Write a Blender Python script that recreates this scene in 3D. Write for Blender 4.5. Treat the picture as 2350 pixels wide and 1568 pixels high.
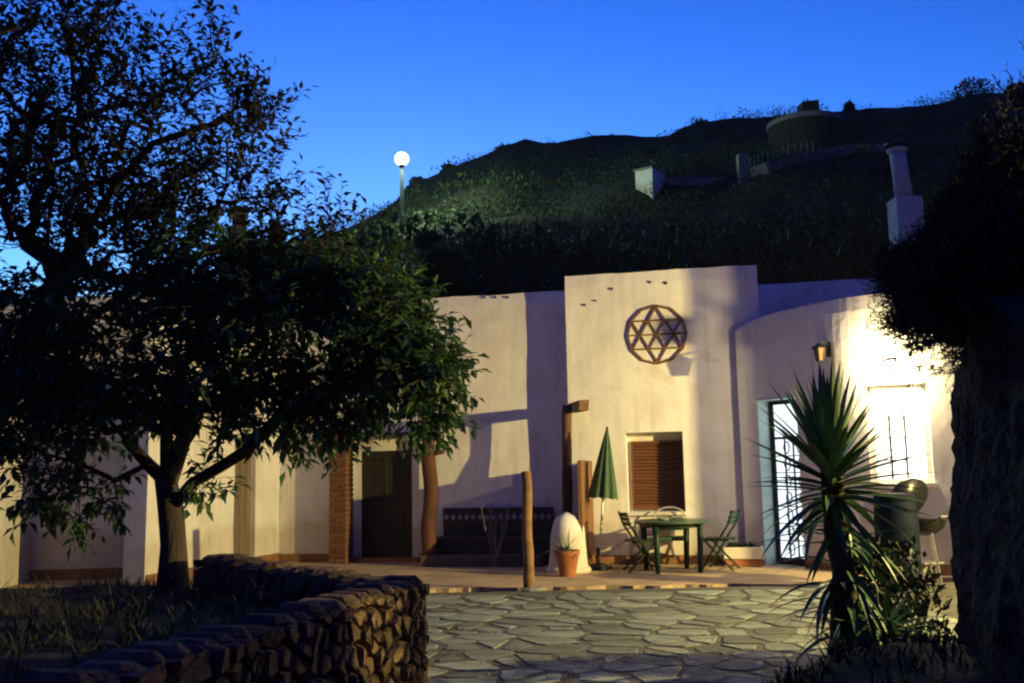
import bpy, bmesh, math, random
from mathutils import Vector, Matrix, noise as mnoise
R = math.radians
random.seed(7)
SC = bpy.context.scene
for _o in list(bpy.data.objects): bpy.data.objects.remove(_o)
COL = SC.collection

# ------------------------------------------------------------------ camera
FPX, CX, CY, HORIZON = 2285.0, 1175.0, 784.0, 1085.0       # sizes of a 2350 x 1568 picture
EYE = Vector((0, 0, 1.46))
PITCH = math.atan((HORIZON - CY) / FPX)
cam_d = bpy.data.cameras.new('camera'); cam = bpy.data.objects.new('camera', cam_d); COL.objects.link(cam)
cam_d.sensor_width = 36; cam_d.lens = 36 * FPX / 2350; cam_d.clip_end = 2000; cam_d.clip_start = .05
CAMROT = Matrix.Rotation(R(90) + PITCH, 3, 'X') @ Matrix.Rotation(R(-1.15), 3, 'Z')
cam.matrix_world = Matrix.Translation(EYE) @ CAMROT.to_4x4()
SC.camera = cam

# ------------------------------------------------------------------ sky (dusk: the sun is down behind the hill, no sun lamp)
W = bpy.data.worlds.new('World'); SC.world = W; W.use_nodes = True
nt = W.node_tree; nt.nodes.clear()
wo = nt.nodes.new('ShaderNodeOutputWorld'); bg = nt.nodes.new('ShaderNodeBackground')
sky = nt.nodes.new('ShaderNodeTexSky'); sky.sky_type = 'NISHITA'; sky.sun_disc = False
sky.sun_elevation = R(-2.4); sky.sun_rotation = R(-10); sky.altitude = 600; sky.air_density = 1.0; sky.dust_density = 1.0; sky.ozone_density = 5.0
# the film's response to the dusk (tungsten balance, contrasty): one power and gain per channel on the sky's own colour
sp_ = nt.nodes.new('ShaderNodeSeparateColor'); cb_ = nt.nodes.new('ShaderNodeCombineColor'); nt.links.new(sky.outputs[0], sp_.inputs[0])
for _i, (_p, _g) in enumerate(((4.0, 1.30e5), (1.9, 43.0), (1.3, 3.3))):
    _a = nt.nodes.new('ShaderNodeMath'); _a.operation = 'POWER'; _a.inputs[1].default_value = _p
    _b = nt.nodes.new('ShaderNodeMath'); _b.operation = 'MULTIPLY'; _b.inputs[1].default_value = _g
    nt.links.new(sp_.outputs[_i], _a.inputs[0]); nt.links.new(_a.outputs[0], _b.inputs[0]); nt.links.new(_b.outputs[0], cb_.inputs[_i])
nt.links.new(cb_.outputs[0], bg.inputs[0]); nt.links.new(bg.outputs[0], wo.inputs[0])
bg.inputs[1].default_value = .15

SC.view_settings.view_transform = 'Standard'; SC.view_settings.look = 'None'
SC.view_settings.exposure = 4.0; SC.view_settings.gamma = 1
SC.render.engine = 'CYCLES'
SC.cycles.use_denoising = True
SC.cycles.max_bounces = 5; SC.cycles.diffuse_bounces = 3
SC.cycles.filter_width = 2.2
SC.cycles.sample_clamp_indirect = 4

# ------------------------------------------------------------------ pixel <-> world
def ray(x, y):
    return (CAMROT @ Vector(((x - CX) / FPX, -(y - CY) / FPX, -1))).normalized()
def at(x, y, Y):                       # the point seen at (x, y) that is Y metres ahead
    d = ray(x, y); return EYE + d * (Y / d.y)
def on_floor(x, y, z=0.0):
    d = ray(x, y); return EYE + d * ((z - EYE.z) / d.z)
# facade frame: local x runs along the facade, local y goes into the house
O = Vector((.90, 16.15, 0)); FROT = R(-12)
FM = Matrix.Translation(O) @ Matrix.Rotation(FROT, 4, 'Z'); FI = FM.inverted()
def fac(x, y, v=0.0):                  # pixel -> (u, z) on the facade plane local y = v
    e = FI @ EYE; d = FI.to_3x3() @ ray(x, y); p = e + d * ((v - e.y) / d.y); return p.x, p.z
def fw(u, v, z): return FM @ Vector((u, v, z))

# ------------------------------------------------------------------ materials
MATS = {}
def mat(name, col, rough=.85, var=.25, scale=6.0, bump=.3, bscale=None, col2=None, spec=.3, metal=0, detail=5, stretch=(1, 1, 1), transl=0, ovar=0, bdist=.02):
    if name in MATS: return MATS[name]
    m = bpy.data.materials.new(name); m.use_nodes = True; t = m.node_tree; b = t.nodes['Principled BSDF']
    b.inputs['Roughness'].default_value = rough; b.inputs['Metallic'].default_value = metal
    b.inputs['Specular IOR Level'].default_value = spec
    tc = t.nodes.new('ShaderNodeTexCoord'); mp = t.nodes.new('ShaderNodeMapping'); mp.inputs['Scale'].default_value = stretch
    t.links.new(tc.outputs['Object'], mp.inputs[0])
    n = t.nodes.new('ShaderNodeTexNoise'); n.inputs['Scale'].default_value = scale; n.inputs['Detail'].default_value = detail
    n.inputs['Roughness'].default_value = .62
    t.links.new(mp.outputs[0], n.inputs['Vector'])
    r = t.nodes.new('ShaderNodeValToRGB'); e = r.color_ramp.elements
    c2 = col2 if col2 else tuple(c * (1 - var) for c in col)
    c1 = tuple(min(1, c * (1 + var * .35)) for c in col)
    e[0].position = .3; e[0].color = (*c2, 1); e[1].position = .68; e[1].color = (*c1, 1)
    t.links.new(n.outputs['Fac'], r.inputs[0])
    # each object a little lighter or darker than its neighbour
    oi = t.nodes.new('ShaderNodeObjectInfo'); mr = t.nodes.new('ShaderNodeMapRange')
    mr.inputs['To Min'].default_value = 1 - (ovar or var * .5); mr.inputs['To Max'].default_value = 1 + (ovar or var * .5) * .5
    t.links.new(oi.outputs['Random'], mr.inputs['Value'])
    hs = t.nodes.new('ShaderNodeHueSaturation'); t.links.new(mr.outputs[0], hs.inputs['Value']); t.links.new(r.outputs[0], hs.inputs['Color'])
    t.links.new(hs.outputs[0], b.inputs['Base Color'])
    if bump:
        n2 = t.nodes.new('ShaderNodeTexNoise'); n2.inputs['Scale'].default_value = bscale or scale * 4; n2.inputs['Detail'].default_value = 6
        t.links.new(mp.outputs[0], n2.inputs['Vector'])
        bp = t.nodes.new('ShaderNodeBump'); bp.inputs['Strength'].default_value = bump; bp.inputs['Distance'].default_value = bdist
        t.links.new(n2.outputs['Fac'], bp.inputs['Height']); t.links.new(bp.outputs[0], b.inputs['Normal'])
    if transl:
        tr = t.nodes.new('ShaderNodeBsdfTranslucent'); t.links.new(hs.outputs[0], tr.inputs[0])
        ms = t.nodes.new('ShaderNodeMixShader'); ms.inputs[0].default_value = transl
        out = t.nodes['Material Output']
        t.links.new(b.outputs[0], ms.inputs[1]); t.links.new(tr.outputs[0], ms.inputs[2]); t.links.new(ms.outputs[0], out.inputs[0])
    MATS[name] = m; return m
def glow(name, col, strength):
    if name in MATS: return MATS[name]
    m = bpy.data.materials.new(name); m.use_nodes = True; b = m.node_tree.nodes['Principled BSDF']
    b.inputs['Base Color'].default_value = (.8, .8, .8, 1); b.inputs['Emission Color'].default_value = (*col, 1); b.inputs['Emission Strength'].default_value = strength
    MATS[name] = m; return m

def plaster():
    m = bpy.data.materials.new('whitewash'); m.use_nodes = True; t = m.node_tree; b = t.nodes['Principled BSDF']
    b.inputs['Roughness'].default_value = .9; b.inputs['Specular IOR Level'].default_value = .2
    tc = t.nodes.new('ShaderNodeTexCoord')
    n = t.nodes.new('ShaderNodeTexNoise'); n.inputs['Scale'].default_value = 1.3; n.inputs['Detail'].default_value = 7; n.inputs['Roughness'].default_value = .6
    t.links.new(tc.outputs['Object'], n.inputs['Vector'])
    r = t.nodes.new('ShaderNodeValToRGB'); e = r.color_ramp.elements
    e[0].position = .28; e[0].color = (.66, .62, .55, 1); e[1].position = .55; e[1].color = (.80, .78, .73, 1)
    t.links.new(n.outputs['Fac'], r.inputs[0])
    # rain streaks: noise stretched downwards
    mp = t.nodes.new('ShaderNodeMapping'); mp.inputs['Scale'].default_value = (7, 7, .5); t.links.new(tc.outputs['Object'], mp.inputs[0])
    n3 = t.nodes.new('ShaderNodeTexNoise'); n3.inputs['Scale'].default_value = 1; n3.inputs['Detail'].default_value = 4; t.links.new(mp.outputs[0], n3.inputs['Vector'])
    r3 = t.nodes.new('ShaderNodeValToRGB'); r3.color_ramp.elements[0].position = .3; r3.color_ramp.elements[0].color = (.86, .84, .8, 1)
    r3.color_ramp.elements[1].position = .5; r3.color_ramp.elements[1].color = (1, 1, 1, 1); t.links.new(n3.outputs['Fac'], r3.inputs[0])
    mx = t.nodes.new('ShaderNodeMix'); mx.data_type = 'RGBA'; mx.blend_type = 'MULTIPLY'; mx.inputs[0].default_value = .8
    t.links.new(r.outputs[0], mx.inputs[6]); t.links.new(r3.outputs[0], mx.inputs[7])
    sp = t.nodes.new('ShaderNodeSeparateXYZ'); t.links.new(tc.outputs['Object'], sp.inputs[0])
    n5 = t.nodes.new('ShaderNodeTexNoise'); n5.inputs['Scale'].default_value = 2.2; n5.inputs['Detail'].default_value = 6; t.links.new(tc.outputs['Object'], n5.inputs['Vector'])
    ma = t.nodes.new('ShaderNodeMath'); ma.operation = 'MULTIPLY_ADD'; ma.inputs[1].default_value = -1.1; t.links.new(n5.outputs['Fac'], ma.inputs[0]); t.links.new(sp.outputs['Z'], ma.inputs[2])
    r5 = t.nodes.new('ShaderNodeValToRGB'); r5.color_ramp.elements[0].position = 0; r5.color_ramp.elements[0].color = (.84, .80, .73, 1); r5.color_ramp.elements[1].position = .25; r5.color_ramp.elements[1].color = (1, 1, 1, 1)
    t.links.new(ma.outputs[0], r5.inputs[0])
    m5 = t.nodes.new('ShaderNodeMix'); m5.data_type = 'RGBA'; m5.blend_type = 'MULTIPLY'; m5.inputs[0].default_value = 1; t.links.new(mx.outputs[2], m5.inputs[6]); t.links.new(r5.outputs[0], m5.inputs[7])
    vo = t.nodes.new('ShaderNodeTexNoise'); vo.inputs['Scale'].default_value = .9; vo.inputs['Detail'].default_value = 9; vo.inputs['Roughness'].default_value = .7; vo.inputs['Distortion'].default_value = .6
    t.links.new(tc.outputs['Object'], vo.inputs['Vector'])
    r6 = t.nodes.new('ShaderNodeValToRGB'); r6.color_ramp.elements[0].position = .60; r6.color_ramp.elements[0].color = (1, 1, 1, 1); r6.color_ramp.elements[1].position = .64; r6.color_ramp.elements[1].color = (.88, .85, .80, 1)
    t.links.new(vo.outputs['Fac'], r6.inputs[0])
    m6 = t.nodes.new('ShaderNodeMix'); m6.data_type = 'RGBA'; m6.blend_type = 'MULTIPLY'; m6.inputs[0].default_value = 1; t.links.new(m5.outputs[2], m6.inputs[6]); t.links.new(r6.outputs[0], m6.inputs[7])
    t.links.new(m6.outputs[2], b.inputs['Base Color'])
    n2 = t.nodes.new('ShaderNodeTexNoise'); n2.inputs['Scale'].default_value = 9; n2.inputs['Detail'].default_value = 8; t.links.new(tc.outputs['Object'], n2.inputs['Vector'])
    bp = t.nodes.new('ShaderNodeBump'); bp.inputs['Strength'].default_value = .22; bp.inputs['Distance'].default_value = .025
    t.links.new(n2.outputs['Fac'], bp.inputs['Height']); t.links.new(bp.outputs[0], b.inputs['Normal'])
    return m
WHITE = plaster()
SKIRT = mat('ochre_plinth', (.30, .15, .07), .9, .35, 5)
WOOD = mat('weathered_timber', (.16, .085, .04), .85, .5, 5, .6, stretch=(1, 1, .18), col2=(.05, .028, .015))
WOODL = mat('bare_timber', (.26, .15, .07), .8, .4, 5, .5, stretch=(.3, 1, 1))
SHUT = mat('varnished_shutter', (.15, .058, .026), .55, .35, 8, .2, stretch=(.2, 1, 1))
GREENP = mat('green_paint', (.012, .034, .020), .45, .3, 9, .15)
GREENF = mat('green_canvas', (.075, .14, .07), .85, .25, 12, .2)
DOORP = mat('dark_green_door', (.035, .032, .022), .5, .35, 6, .2, stretch=(1, 1, .2))
TERRA = mat('terracotta', (.38, .14, .055), .8, .3, 7, .3)
BRICK = mat('old_brick', (.20, .085, .042), .9, .45, 14, .5)
MORTAR = mat('mortar', (.30, .24, .17), .95, .3, 12, .4)
TERRACE = mat('terracotta_earth', (.44, .325, .19), .9, .35, 1.6, .3, 18)
PAVE = mat('paving_slab', (.25, .285, .235), .85, .55, 5, .5, 26, col2=(.14, .15, .115), ovar=.5)
JOINT = mat('path_earth', (.12, .115, .09), .95, .5, 3, .8)
GROUND = mat('bare_ground', (.10, .08, .05), .95, .4, .8, .5, 9)
SOIL = mat('dark_soil', (.03, .026, .014), .95, .5, 5, .6)
ROCKW = mat('rubble_stone', (.15, .095, .048), .9, .55, 11, 1.0, 30, col2=(.045, .03, .018), ovar=.45)
ROCK = mat('bank_rock', (.085, .058, .038), .95, .6, 5, 1.0, 14, col2=(.022, .016, .012), bdist=.10)
BARK = mat('bark', (.085, .065, .045), .95, .5, 9, .9, 26, stretch=(1, 1, .25))
LEAF = mat('broad_leaf', (.055, .115, .035), .5, .4, 3, 0, transl=.3, spec=.4)
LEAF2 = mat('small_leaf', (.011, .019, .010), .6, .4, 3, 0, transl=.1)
HILLG = mat('hillside_scrub', (.034, .036, .016), .95, .6, 1.1, 1.0, 5, col2=(.012, .014, .007), bdist=.25)
SCRUB = mat('scrub_leaf', (.034, .058, .02), .7, .5, 1.5, 0, transl=.15)
NEEDLE = mat('needle', (.02, .035, .015), .7, .4, 5, 0)
YUC = mat('yucca_leaf', (.07, .16, .065), .45, .35, 4, 0, spec=.45)
YUCD = mat('dry_yucca_leaf', (.11, .10, .05), .7, .4, 5, 0)
IRON = mat('black_iron', (.015, .014, .013), .5, .3, 12, .2)
BLUEB = mat('blue_plastic', (.004, .009, .022), .7, .25, 6, .05, spec=.1)
BLACKE = mat('black_enamel', (.012, .012, .012), .3, .2, 8, .05, spec=.5)
STEEL = mat('steel', (.5, .5, .5), .35, .2, 9, 0, metal=.9)
PALEB = mat('pale_blue_frame', (.60, .76, .70), .7, .15, 5, .15)
TILED = mat('dark_tile', (.035, .032, .04), .5, .3, 8, .2)
TILEL = mat('pale_tile', (.35, .35, .36), .5, .3, 8, .2)
RED = mat('red_petal', (.30, .02, .02), .6, .4, 9, 0)
GREYD = mat('weathered_plank', (.22, .17, .12), .85, .4, 6, .4, stretch=(1, 1, .15))
POLE = mat('galvanised_pole', (.03, .035, .04), .6, .2, 8, .1)
GLASS_COLD = glow('lit_glass_cold', (.80, .92, 1.0), .09)
GLASS_WARM = glow('lit_glass_warm', (1.0, .95, .86), .12)
BULB_W = glow('bulb_warm', (1.0, .82, .5), 3)
BULB_C = glow('bulb_cold', (.85, 1.0, .96), .14)

# ------------------------------------------------------------------ mesh builder
class MB:
    def __init__(s): s.v = []; s.f = []
    def add(s, vs, fs):
        o = len(s.v); s.v += [tuple(v) for v in vs]; s.f += [tuple(i + o for i in f) for f in fs]; return s
    def box(s, c, size, M=None, jit=0):
        a, b, d = (q / 2 for q in size); c = Vector(c); vs = []
        for x in (-a, a):
            for y in (-b, b):
                for z in (-d, d):
                    p = Vector((x, y, z))
                    if jit: p += Vector((random.uniform(-jit, jit) for _ in range(3)))
                    vs.append(c + (M @ p if M else p))
        return s.add(vs, [(0, 1, 3, 2), (4, 6, 7, 5), (0, 4, 5, 1), (2, 3, 7, 6), (0, 2, 6, 4), (1, 5, 7, 3)])
    def tube(s, pts, rads, n=6, cap=True):
        pts = [Vector(p) for p in pts]
        if not hasattr(rads, '__len__'): rads = [rads] * len(pts)
        rings = []; prev = None
        for i, p in enumerate(pts):
            t = (pts[min(i + 1, len(pts) - 1)] - pts[max(i - 1, 0)])
            if t.length < 1e-9: t = Vector((0, 0, 1))
            t.normalize()
            if prev is None:
                a = t.cross(Vector((1, 0, 0)) if abs(t.x) < .8 else Vector((0, 1, 0))).normalized()
            else:
                a = prev - t * prev.dot(t)
                a = a.normalized() if a.length > 1e-6 else t.orthogonal().normalized()
            prev = a; b = t.cross(a)
            rings.append([p + (a * math.cos(2 * math.pi * k / n) + b * math.sin(2 * math.pi * k / n)) * rads[i] for k in range(n)])
        vs = [q for r in rings for q in r]; fs = []
        for i in range(len(rings) - 1):
            for k in range(n):
                k2 = (k + 1) % n; fs.append((i * n + k, i * n + k2, (i + 1) * n + k2, (i + 1) * n + k))
        if cap: fs.append(tuple(reversed(range(n)))); fs.append(tuple((len(rings) - 1) * n + k for k in range(n)))
        return s.add(vs, fs)
    def lathe(s, prof, n=24, c=(0, 0, 0), wob=0):
        c = Vector(c); vs = []; fs = []
        for r, z in prof:
            for k in range(n):
                a = 2 * math.pi * k / n; rr = r
                if wob: rr *= 1 + wob * mnoise.noise(Vector((math.cos(a) * 1.5, math.sin(a) * 1.5, z * 2.5 + 7)))
                vs.append(c + Vector((rr * math.cos(a), rr * math.sin(a), z)))
        for i in range(len(prof) - 1):
            for k in range(n):
                k2 = (k + 1) % n; fs.append((i * n + k, i * n + k2, (i + 1) * n + k2, (i + 1) * n + k))
        fs.append(tuple(reversed(range(n)))); fs.append(tuple((len(prof) - 1) * n + k for k in range(n)))
        return s.add(vs, fs)
    def data(s, name, m, smooth=False):
        me = bpy.data.meshes.new(name); me.from_pydata(s.v, [], s.f); me.update()
        if m: me.materials.append(m)
        if smooth: me.shade_smooth() if hasattr(me, 'shade_smooth') else None
        return me
    def build(s, name, m, parent=None, smooth=False, loc=None, bevel=0):
        o = bpy.data.objects.new(name, s.data(name, m, smooth)); COL.objects.link(o)
        if parent: o.parent = parent
        if loc is not None: o.location = loc
        if bevel:
            b = o.modifiers.new('bevel', 'BEVEL'); b.width = bevel; b.segments = 2; b.limit_method = 'ANGLE'
        return o
def link(name, data, parent=None, loc=(0, 0, 0), rot=None, scale=None):
    o = bpy.data.objects.new(name, data); COL.objects.link(o); o.parent = parent; o.location = loc
    if rot: o.rotation_euler = rot
    if scale: o.scale = scale if hasattr(scale, '__len__') else (scale,) * 3
    return o
def tag(o, label=None, cat=None, group=None, kind=None):
    if label: o['label'] = label
    if cat: o['category'] = cat
    if group: o['group'] = group
    if kind: o['kind'] = kind
    return o
def thing(name, label, cat, loc=(0, 0, 0), rz=0, group=None):
    o = bpy.data.objects.new(name, None); COL.objects.link(o); o.location = loc; o.rotation_euler = (0, 0, rz)
    o.empty_display_size = .1
    return tag(o, label, cat, group)
def nz(*p): return mnoise.noise(Vector(p))
def fbm(x, y, z=0, o=4):
    return mnoise.fractal(Vector((x, y, z)), 1.0, 2.0, o)

# ------------------------------------------------------------------ terrain
RIDGE = [(-900, 760), (0, 735), (300, 705), (450, 690), (600, 630), (690, 580), (800, 522), (850, 497), (900, 470), (930, 440), (960, 418), (1000, 398), (1060, 372), (1120, 352),
         (1180, 347), (1250, 350), (1350, 343), (1470, 328), (1540, 318), (1620, 300), (1700, 291), (1780, 268), (1860, 257), (1960, 253),
         (2060, 246), (2150, 238), (2200, 225), (2240, 212), (2350, 210), (2600, 190), (3200, 170)]
RY = 60.0
RP = [at(x, y, RY) for x, y in RIDGE]
def ridge_z(X):
    if X <= RP[0].x: return RP[0].z
    for a, b in zip(RP, RP[1:]):
        if X <= b.x: t = (X - a.x) / (b.x - a.x); return a.z + (b.z - a.z) * t
    return RP[-1].z
def sstep(a, b, x):
    t = min(1, max(0, (x - a) / (b - a))); return t * t * (3 - 2 * t)
def hill(X, Y):
    base = -.12 + 4.1 * sstep(18.2, 20.5, Y)
    if X < -7: base *= 1
    if Y < 20: return base
    xr = X * RY / max(Y, 35) if Y < RY else X
    rz = ridge_z(xr)
    t = (Y - 20) / (RY - 20)
    if t <= 1:
        h = base + (rz - base) * (t ** .92)
        k = 1 - sstep(.9, 1, t)
        h += (fbm(X * .12, Y * .12, 3) * 1.0 + fbm(X * .5, Y * .5, 9, 3) * .3) * min(1, t * 5) * (k * .96 + .04)
        # a few man-made terraces on the slope
        h += .35 * math.sin(h * 2.2) * k * min(1, t * 4)
        return h
    return rz - (t - 1) * 6 + fbm(X * .2, Y * .2) * .3
def hit_hill(x, y):
    d = ray(x, y); t = 18.0
    while t < 140:
        p = EYE + d * t
        if p.y > 19.5 and p.z < hill(p.x, p.y): return p
        t += .15
    return None
mb = MB(); xs = [-70 + i * 1.0 for i in range(150)]; ys = []
y = 17.6
while y < 95: ys.append(y); y += .45 if y < 24 else (.9 if y < 66 else 3)
for yy in ys:
    for xx in xs: mb.v.append((xx, yy, hill(xx, yy)))
n = len(xs)
for j in range(len(ys) - 1):
    for i in range(n - 1): mb.f.append((j * n + i, j * n + i + 1, (j + 1) * n + i + 1, (j + 1) * n + i))
tag(mb.build('hillside', HILLG, smooth=True), 'dark scrubby hillside rising behind the white house', kind='structure')
mb = MB(); G = 24; S = 420.0
for j in range(G + 1):
    for i in range(G + 1): mb.v.append((-S + 2 * S * i / G, -S + 2 * S * j / G + 60, -.14))
for j in range(G):
    for i in range(G): mb.f.append((j * (G + 1) + i, j * (G + 1) + i + 1, (j + 1) * (G + 1) + i + 1, (j + 1) * (G + 1) + i))
tag(mb.build('ground', GROUND), 'bare earth ground around the house', kind='structure')

# terrace in front of the facade
def sheet(name, poly, z, thick, m, label, step=.5):
    bm = bmesh.new(); vs = [bm.verts.new((x, y, z)) for x, y in poly]; f = bm.faces.new(vs)
    r = bmesh.ops.extrude_face_region(bm, geom=[f]); vv = [e for e in r['geom'] if isinstance(e, bmesh.types.BMVert)]
    bmesh.ops.translate(bm, verts=vv, vec=(0, 0, -thick)); bmesh.ops.recalc_face_normals(bm, faces=bm.faces)
    me = bpy.data.meshes.new(name); bm.to_mesh(me); me.materials.append(m); o = bpy.data.objects.new(name, me); COL.objects.link(o)
    return tag(o, label, kind='structure')
e1 = on_floor(940, 1353); e2 = on_floor(1500, 1348); e3 = on_floor(1850, 1338)
front = [(-9.0, 11.2), (-3.2, 11.9)]
for i in range(61):
    t = i / 60; p = e1.lerp(e3, t); front.append((p.x, p.y + .22 * nz(t * 9, 2.2, 0) + .10 * nz(t * 31, 4.2, 0)))
front += [(5.5, e3.y + .3), (9.0, 12.8)]
sheet('terrace', front + [(9.0, 18.5), (-9.0, 18.5)], 0, .1, TERRACE, 'ochre earth terrace along the foot of the white house')

# crazy paving in front
def clip(poly, a, nrm):
    out = []
    for i in range(len(poly)):
        p, q = poly[i], poly[(i + 1) % len(poly)]
        dp = (p[0] - a[0]) * nrm[0] + (p[1] - a[1]) * nrm[1]; dq = (q[0] - a[0]) * nrm[0] + (q[1] - a[1]) * nrm[1]
        if dp <= 0: out.append(p)
        if dp * dq < 0:
            t = dp / (dp - dq); out.append((p[0] + (q[0] - p[0]) * t, p[1] + (q[1] - p[1]) * t))
    return out
def voronoi(pts, bounds, reach):
    cells = []
    for i, c in enumerate(pts):
        poly = list(bounds)
        for j, d in enumerate(pts):
            if i == j or abs(d[0] - c[0]) > reach or abs(d[1] - c[1]) > reach: continue
            nrm = (d[0] - c[0], d[1] - c[1]); poly = clip(poly, ((c[0] + d[0]) / 2, (c[1] + d[1]) / 2), nrm)
            if len(poly) < 3: break
        if len(poly) >= 3: cells.append((c, poly))
    return cells
def inset(poly, d):
    out = list(poly); nn = len(poly)
    for i in range(nn):
        p, q = poly[i], poly[(i + 1) % nn]; ex, ey = q[0] - p[0], q[1] - p[1]; L = math.hypot(ex, ey)
        if L < 1e-6: continue
        nx, ny = ey / L, -ex / L
        cx = sum(a[0] for a in poly) / nn; cy = sum(a[1] for a in poly) / nn
        if (cx - p[0]) * nx + (cy - p[1]) * ny > 0: nx, ny = -nx, -ny
        out = clip(out, (p[0] - nx * d, p[1] - ny * d), (nx, ny))
        if len(out) < 3: return []
    return out
def chaikin(poly, k=.24):
    o = []
    for i in range(len(poly)):
        p, q = poly[i], poly[(i + 1) % len(poly)]
        o.append((p[0] + (q[0] - p[0]) * k, p[1] + (q[1] - p[1]) * k)); o.append((p[0] + (q[0] - p[0]) * (1 - k), p[1] + (q[1] - p[1]) * (1 - k)))
    return o
PZ = -.004
pav = sheet('pavement', [(-2.6, 4.0), (5.6, 4.0), (5.6, 12.75), (-3.0, 12.75)], PZ - .006, .05, JOINT, 'earth bed of the stone paved yard')
rnd = random.Random(3)
pts = []
yy = 5.0; row = 0
while yy < 12.3:
    step = rnd.uniform(.20, .38); xx = -1.6 + rnd.uniform(0, .5)
    while xx < 3.9:
        w = rnd.uniform(.20, .85); pts.append((xx + w / 2 + rnd.uniform(-.1, .1), yy + rnd.uniform(-.15, .15))); xx += w
    yy += step
cells = voronoi(pts, [(-1.9, 4.8), (4.2, 4.8), (4.2, 12.45), (-1.9, 12.45)], 1.6)
def visible_floor(c):
    return (c[0] / c[1] < .62) and c[0] / c[1] > -.17
ns = 0
for c, poly in cells:
    if not visible_floor(c) or ns >= 300 or c[1] < 5.3: continue
    edge_y = e1.y + (e3.y - e1.y) * (c[0] - e1.x) / (e3.x - e1.x) - .1
    if c[1] > edge_y - .05: continue
    if max(p[1] for p in poly) > edge_y: poly = clip(poly, (0, edge_y), (0, 1))
    poly = inset(poly, rnd.choice((.012, .02, .03, .045, .06)))
    if len(poly) < 3: continue
    poly = chaikin(poly, rnd.uniform(.10, .2))
    k = len(poly); h = PZ + rnd.uniform(-.002, .003); tx, ty = rnd.uniform(-.007, .007), rnd.uniform(-.007, .007)
    jj = [(p[0] + rnd.uniform(-.012, .012), p[1] + rnd.uniform(-.012, .012)) for p in poly]
    m = MB(); top = [(p[0] - c[0], p[1] - c[1], h - .003 + tx * (p[0] - c[0]) + ty * (p[1] - c[1])) for p in jj]
    inn = [((p[0] - c[0]) * .965, (p[1] - c[1]) * .965, h + tx * (p[0] - c[0]) + ty * (p[1] - c[1])) for p in jj]
    bot = [(p[0] - c[0], p[1] - c[1], PZ - .06) for p in jj]
    m.add(bot + top + inn, [(i, (i + 1) % k, k + (i + 1) % k, k + i) for i in range(k)] + [(k + i, k + (i + 1) % k, 2 * k + (i + 1) % k, 2 * k + i) for i in range(k)] + [tuple(range(2 * k, 3 * k))])
    o = m.build('paving_stone', PAVE, pav, loc=(c[0], c[1], 0)); ns += 1

# ------------------------------------------------------------------ the house
house = thing('cave_house', 'whitewashed cave house with tall middle block and rounded wing under the hill', 'house', O, FROT)
def wall(name, mapf, s0, s1, z0, ztop, openings, depth, parent=house, m=WHITE, ds=.16, amp=.012, seed=0, back=True):
    """a plastered wall: mapf(s, d, z) gives the point at s along it, d into it; openings are (s0, s1, z0, z1)"""
    sb = {s0, s1}; zb = {z0}
    zmax = max(ztop(s0 + (s1 - s0) * i / 20) for i in range(21))
    k = max(1, round((s1 - s0) / ds)); sb |= {s0 + (s1 - s0) * i / k for i in range(k + 1)}
    k = max(1, round((zmax - z0) / .2)); zb |= {z0 + (zmax - z0) * i / k for i in range(k + 1)}
    for a, b, c, d in openings:
        sb |= {a, b}; zb |= {c, d}
    def thin(q, keep):
        q = sorted(q); out = []
        for x in q:
            if out and x - out[-1] < .03:
                if x in keep: out[-1] = x
                continue
            out.append(x)
        return out
    ks = {s0, s1}; kz = {z0, zmax}
    for a, b, c, d in openings: ks |= {a, b}; kz |= {c, d}
    S_ = thin(sb, ks); Z_ = thin(zb, kz); mb = MB(); idx = {}
    def zz(i, j):
        s = S_[i]
        if j == len(Z_) - 1: return ztop(s)
        return min(Z_[j], ztop(s) - .02 * (len(Z_) - 1 - j))
    for i, s in enumerate(S_):
        for j, z in enumerate(Z_):
            z2 = zz(i, j); a = amp * (fbm(s * .9 + seed, z2 * .9, seed, 3) + .35 * nz(s * 5, z2 * 5, seed))
            if j == len(Z_) - 1: a += .02
            idx[i, j] = len(mb.v); mb.v.append(tuple(mapf(s, a, z2)))
    def inside(i, j):
        s = (S_[i] + S_[i + 1]) / 2; z = (Z_[j] + Z_[j + 1]) / 2
        return any(a < s < b and c < z < d for a, b, c, d in openings)
    nS, nZ = len(S_) - 1, len(Z_) - 1; bidx = {}
    def B(i, j):
        if (i, j) not in bidx:
            bidx[i, j] = len(mb.v); mb.v.append(tuple(mapf(S_[i], depth, zz(i, j))))
        return bidx[i, j]
    for i in range(nS):
        for j in range(nZ):
            if inside(i, j): continue
            mb.f.append((idx[i, j], idx[i + 1, j], idx[i + 1, j + 1], idx[i, j + 1]))
            if back: mb.f.append((B(i, j), B(i, j + 1), B(i + 1, j + 1), B(i + 1, j)))
            for (di, dj, p, q) in ((-1, 0, (i, j), (i, j + 1)), (1, 0, (i + 1, j + 1), (i + 1, j)), (0, -1, (i + 1, j), (i, j)), (0, 1, (i, j + 1), (i + 1, j + 1))):
                a, b = i + di, j + dj
                if a < 0 or b < 0 or a >= nS or b >= nZ or inside(a, b):
                    mb.f.append((idx[p], idx[q], B(*q), B(*p)))
    return mb.build(name, m, parent, smooth=False)
def flat(v0): return lambda s, d, z: (s, v0 + d, z)

VR = .42                                   # the long low facade stands this far behind the middle block
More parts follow.
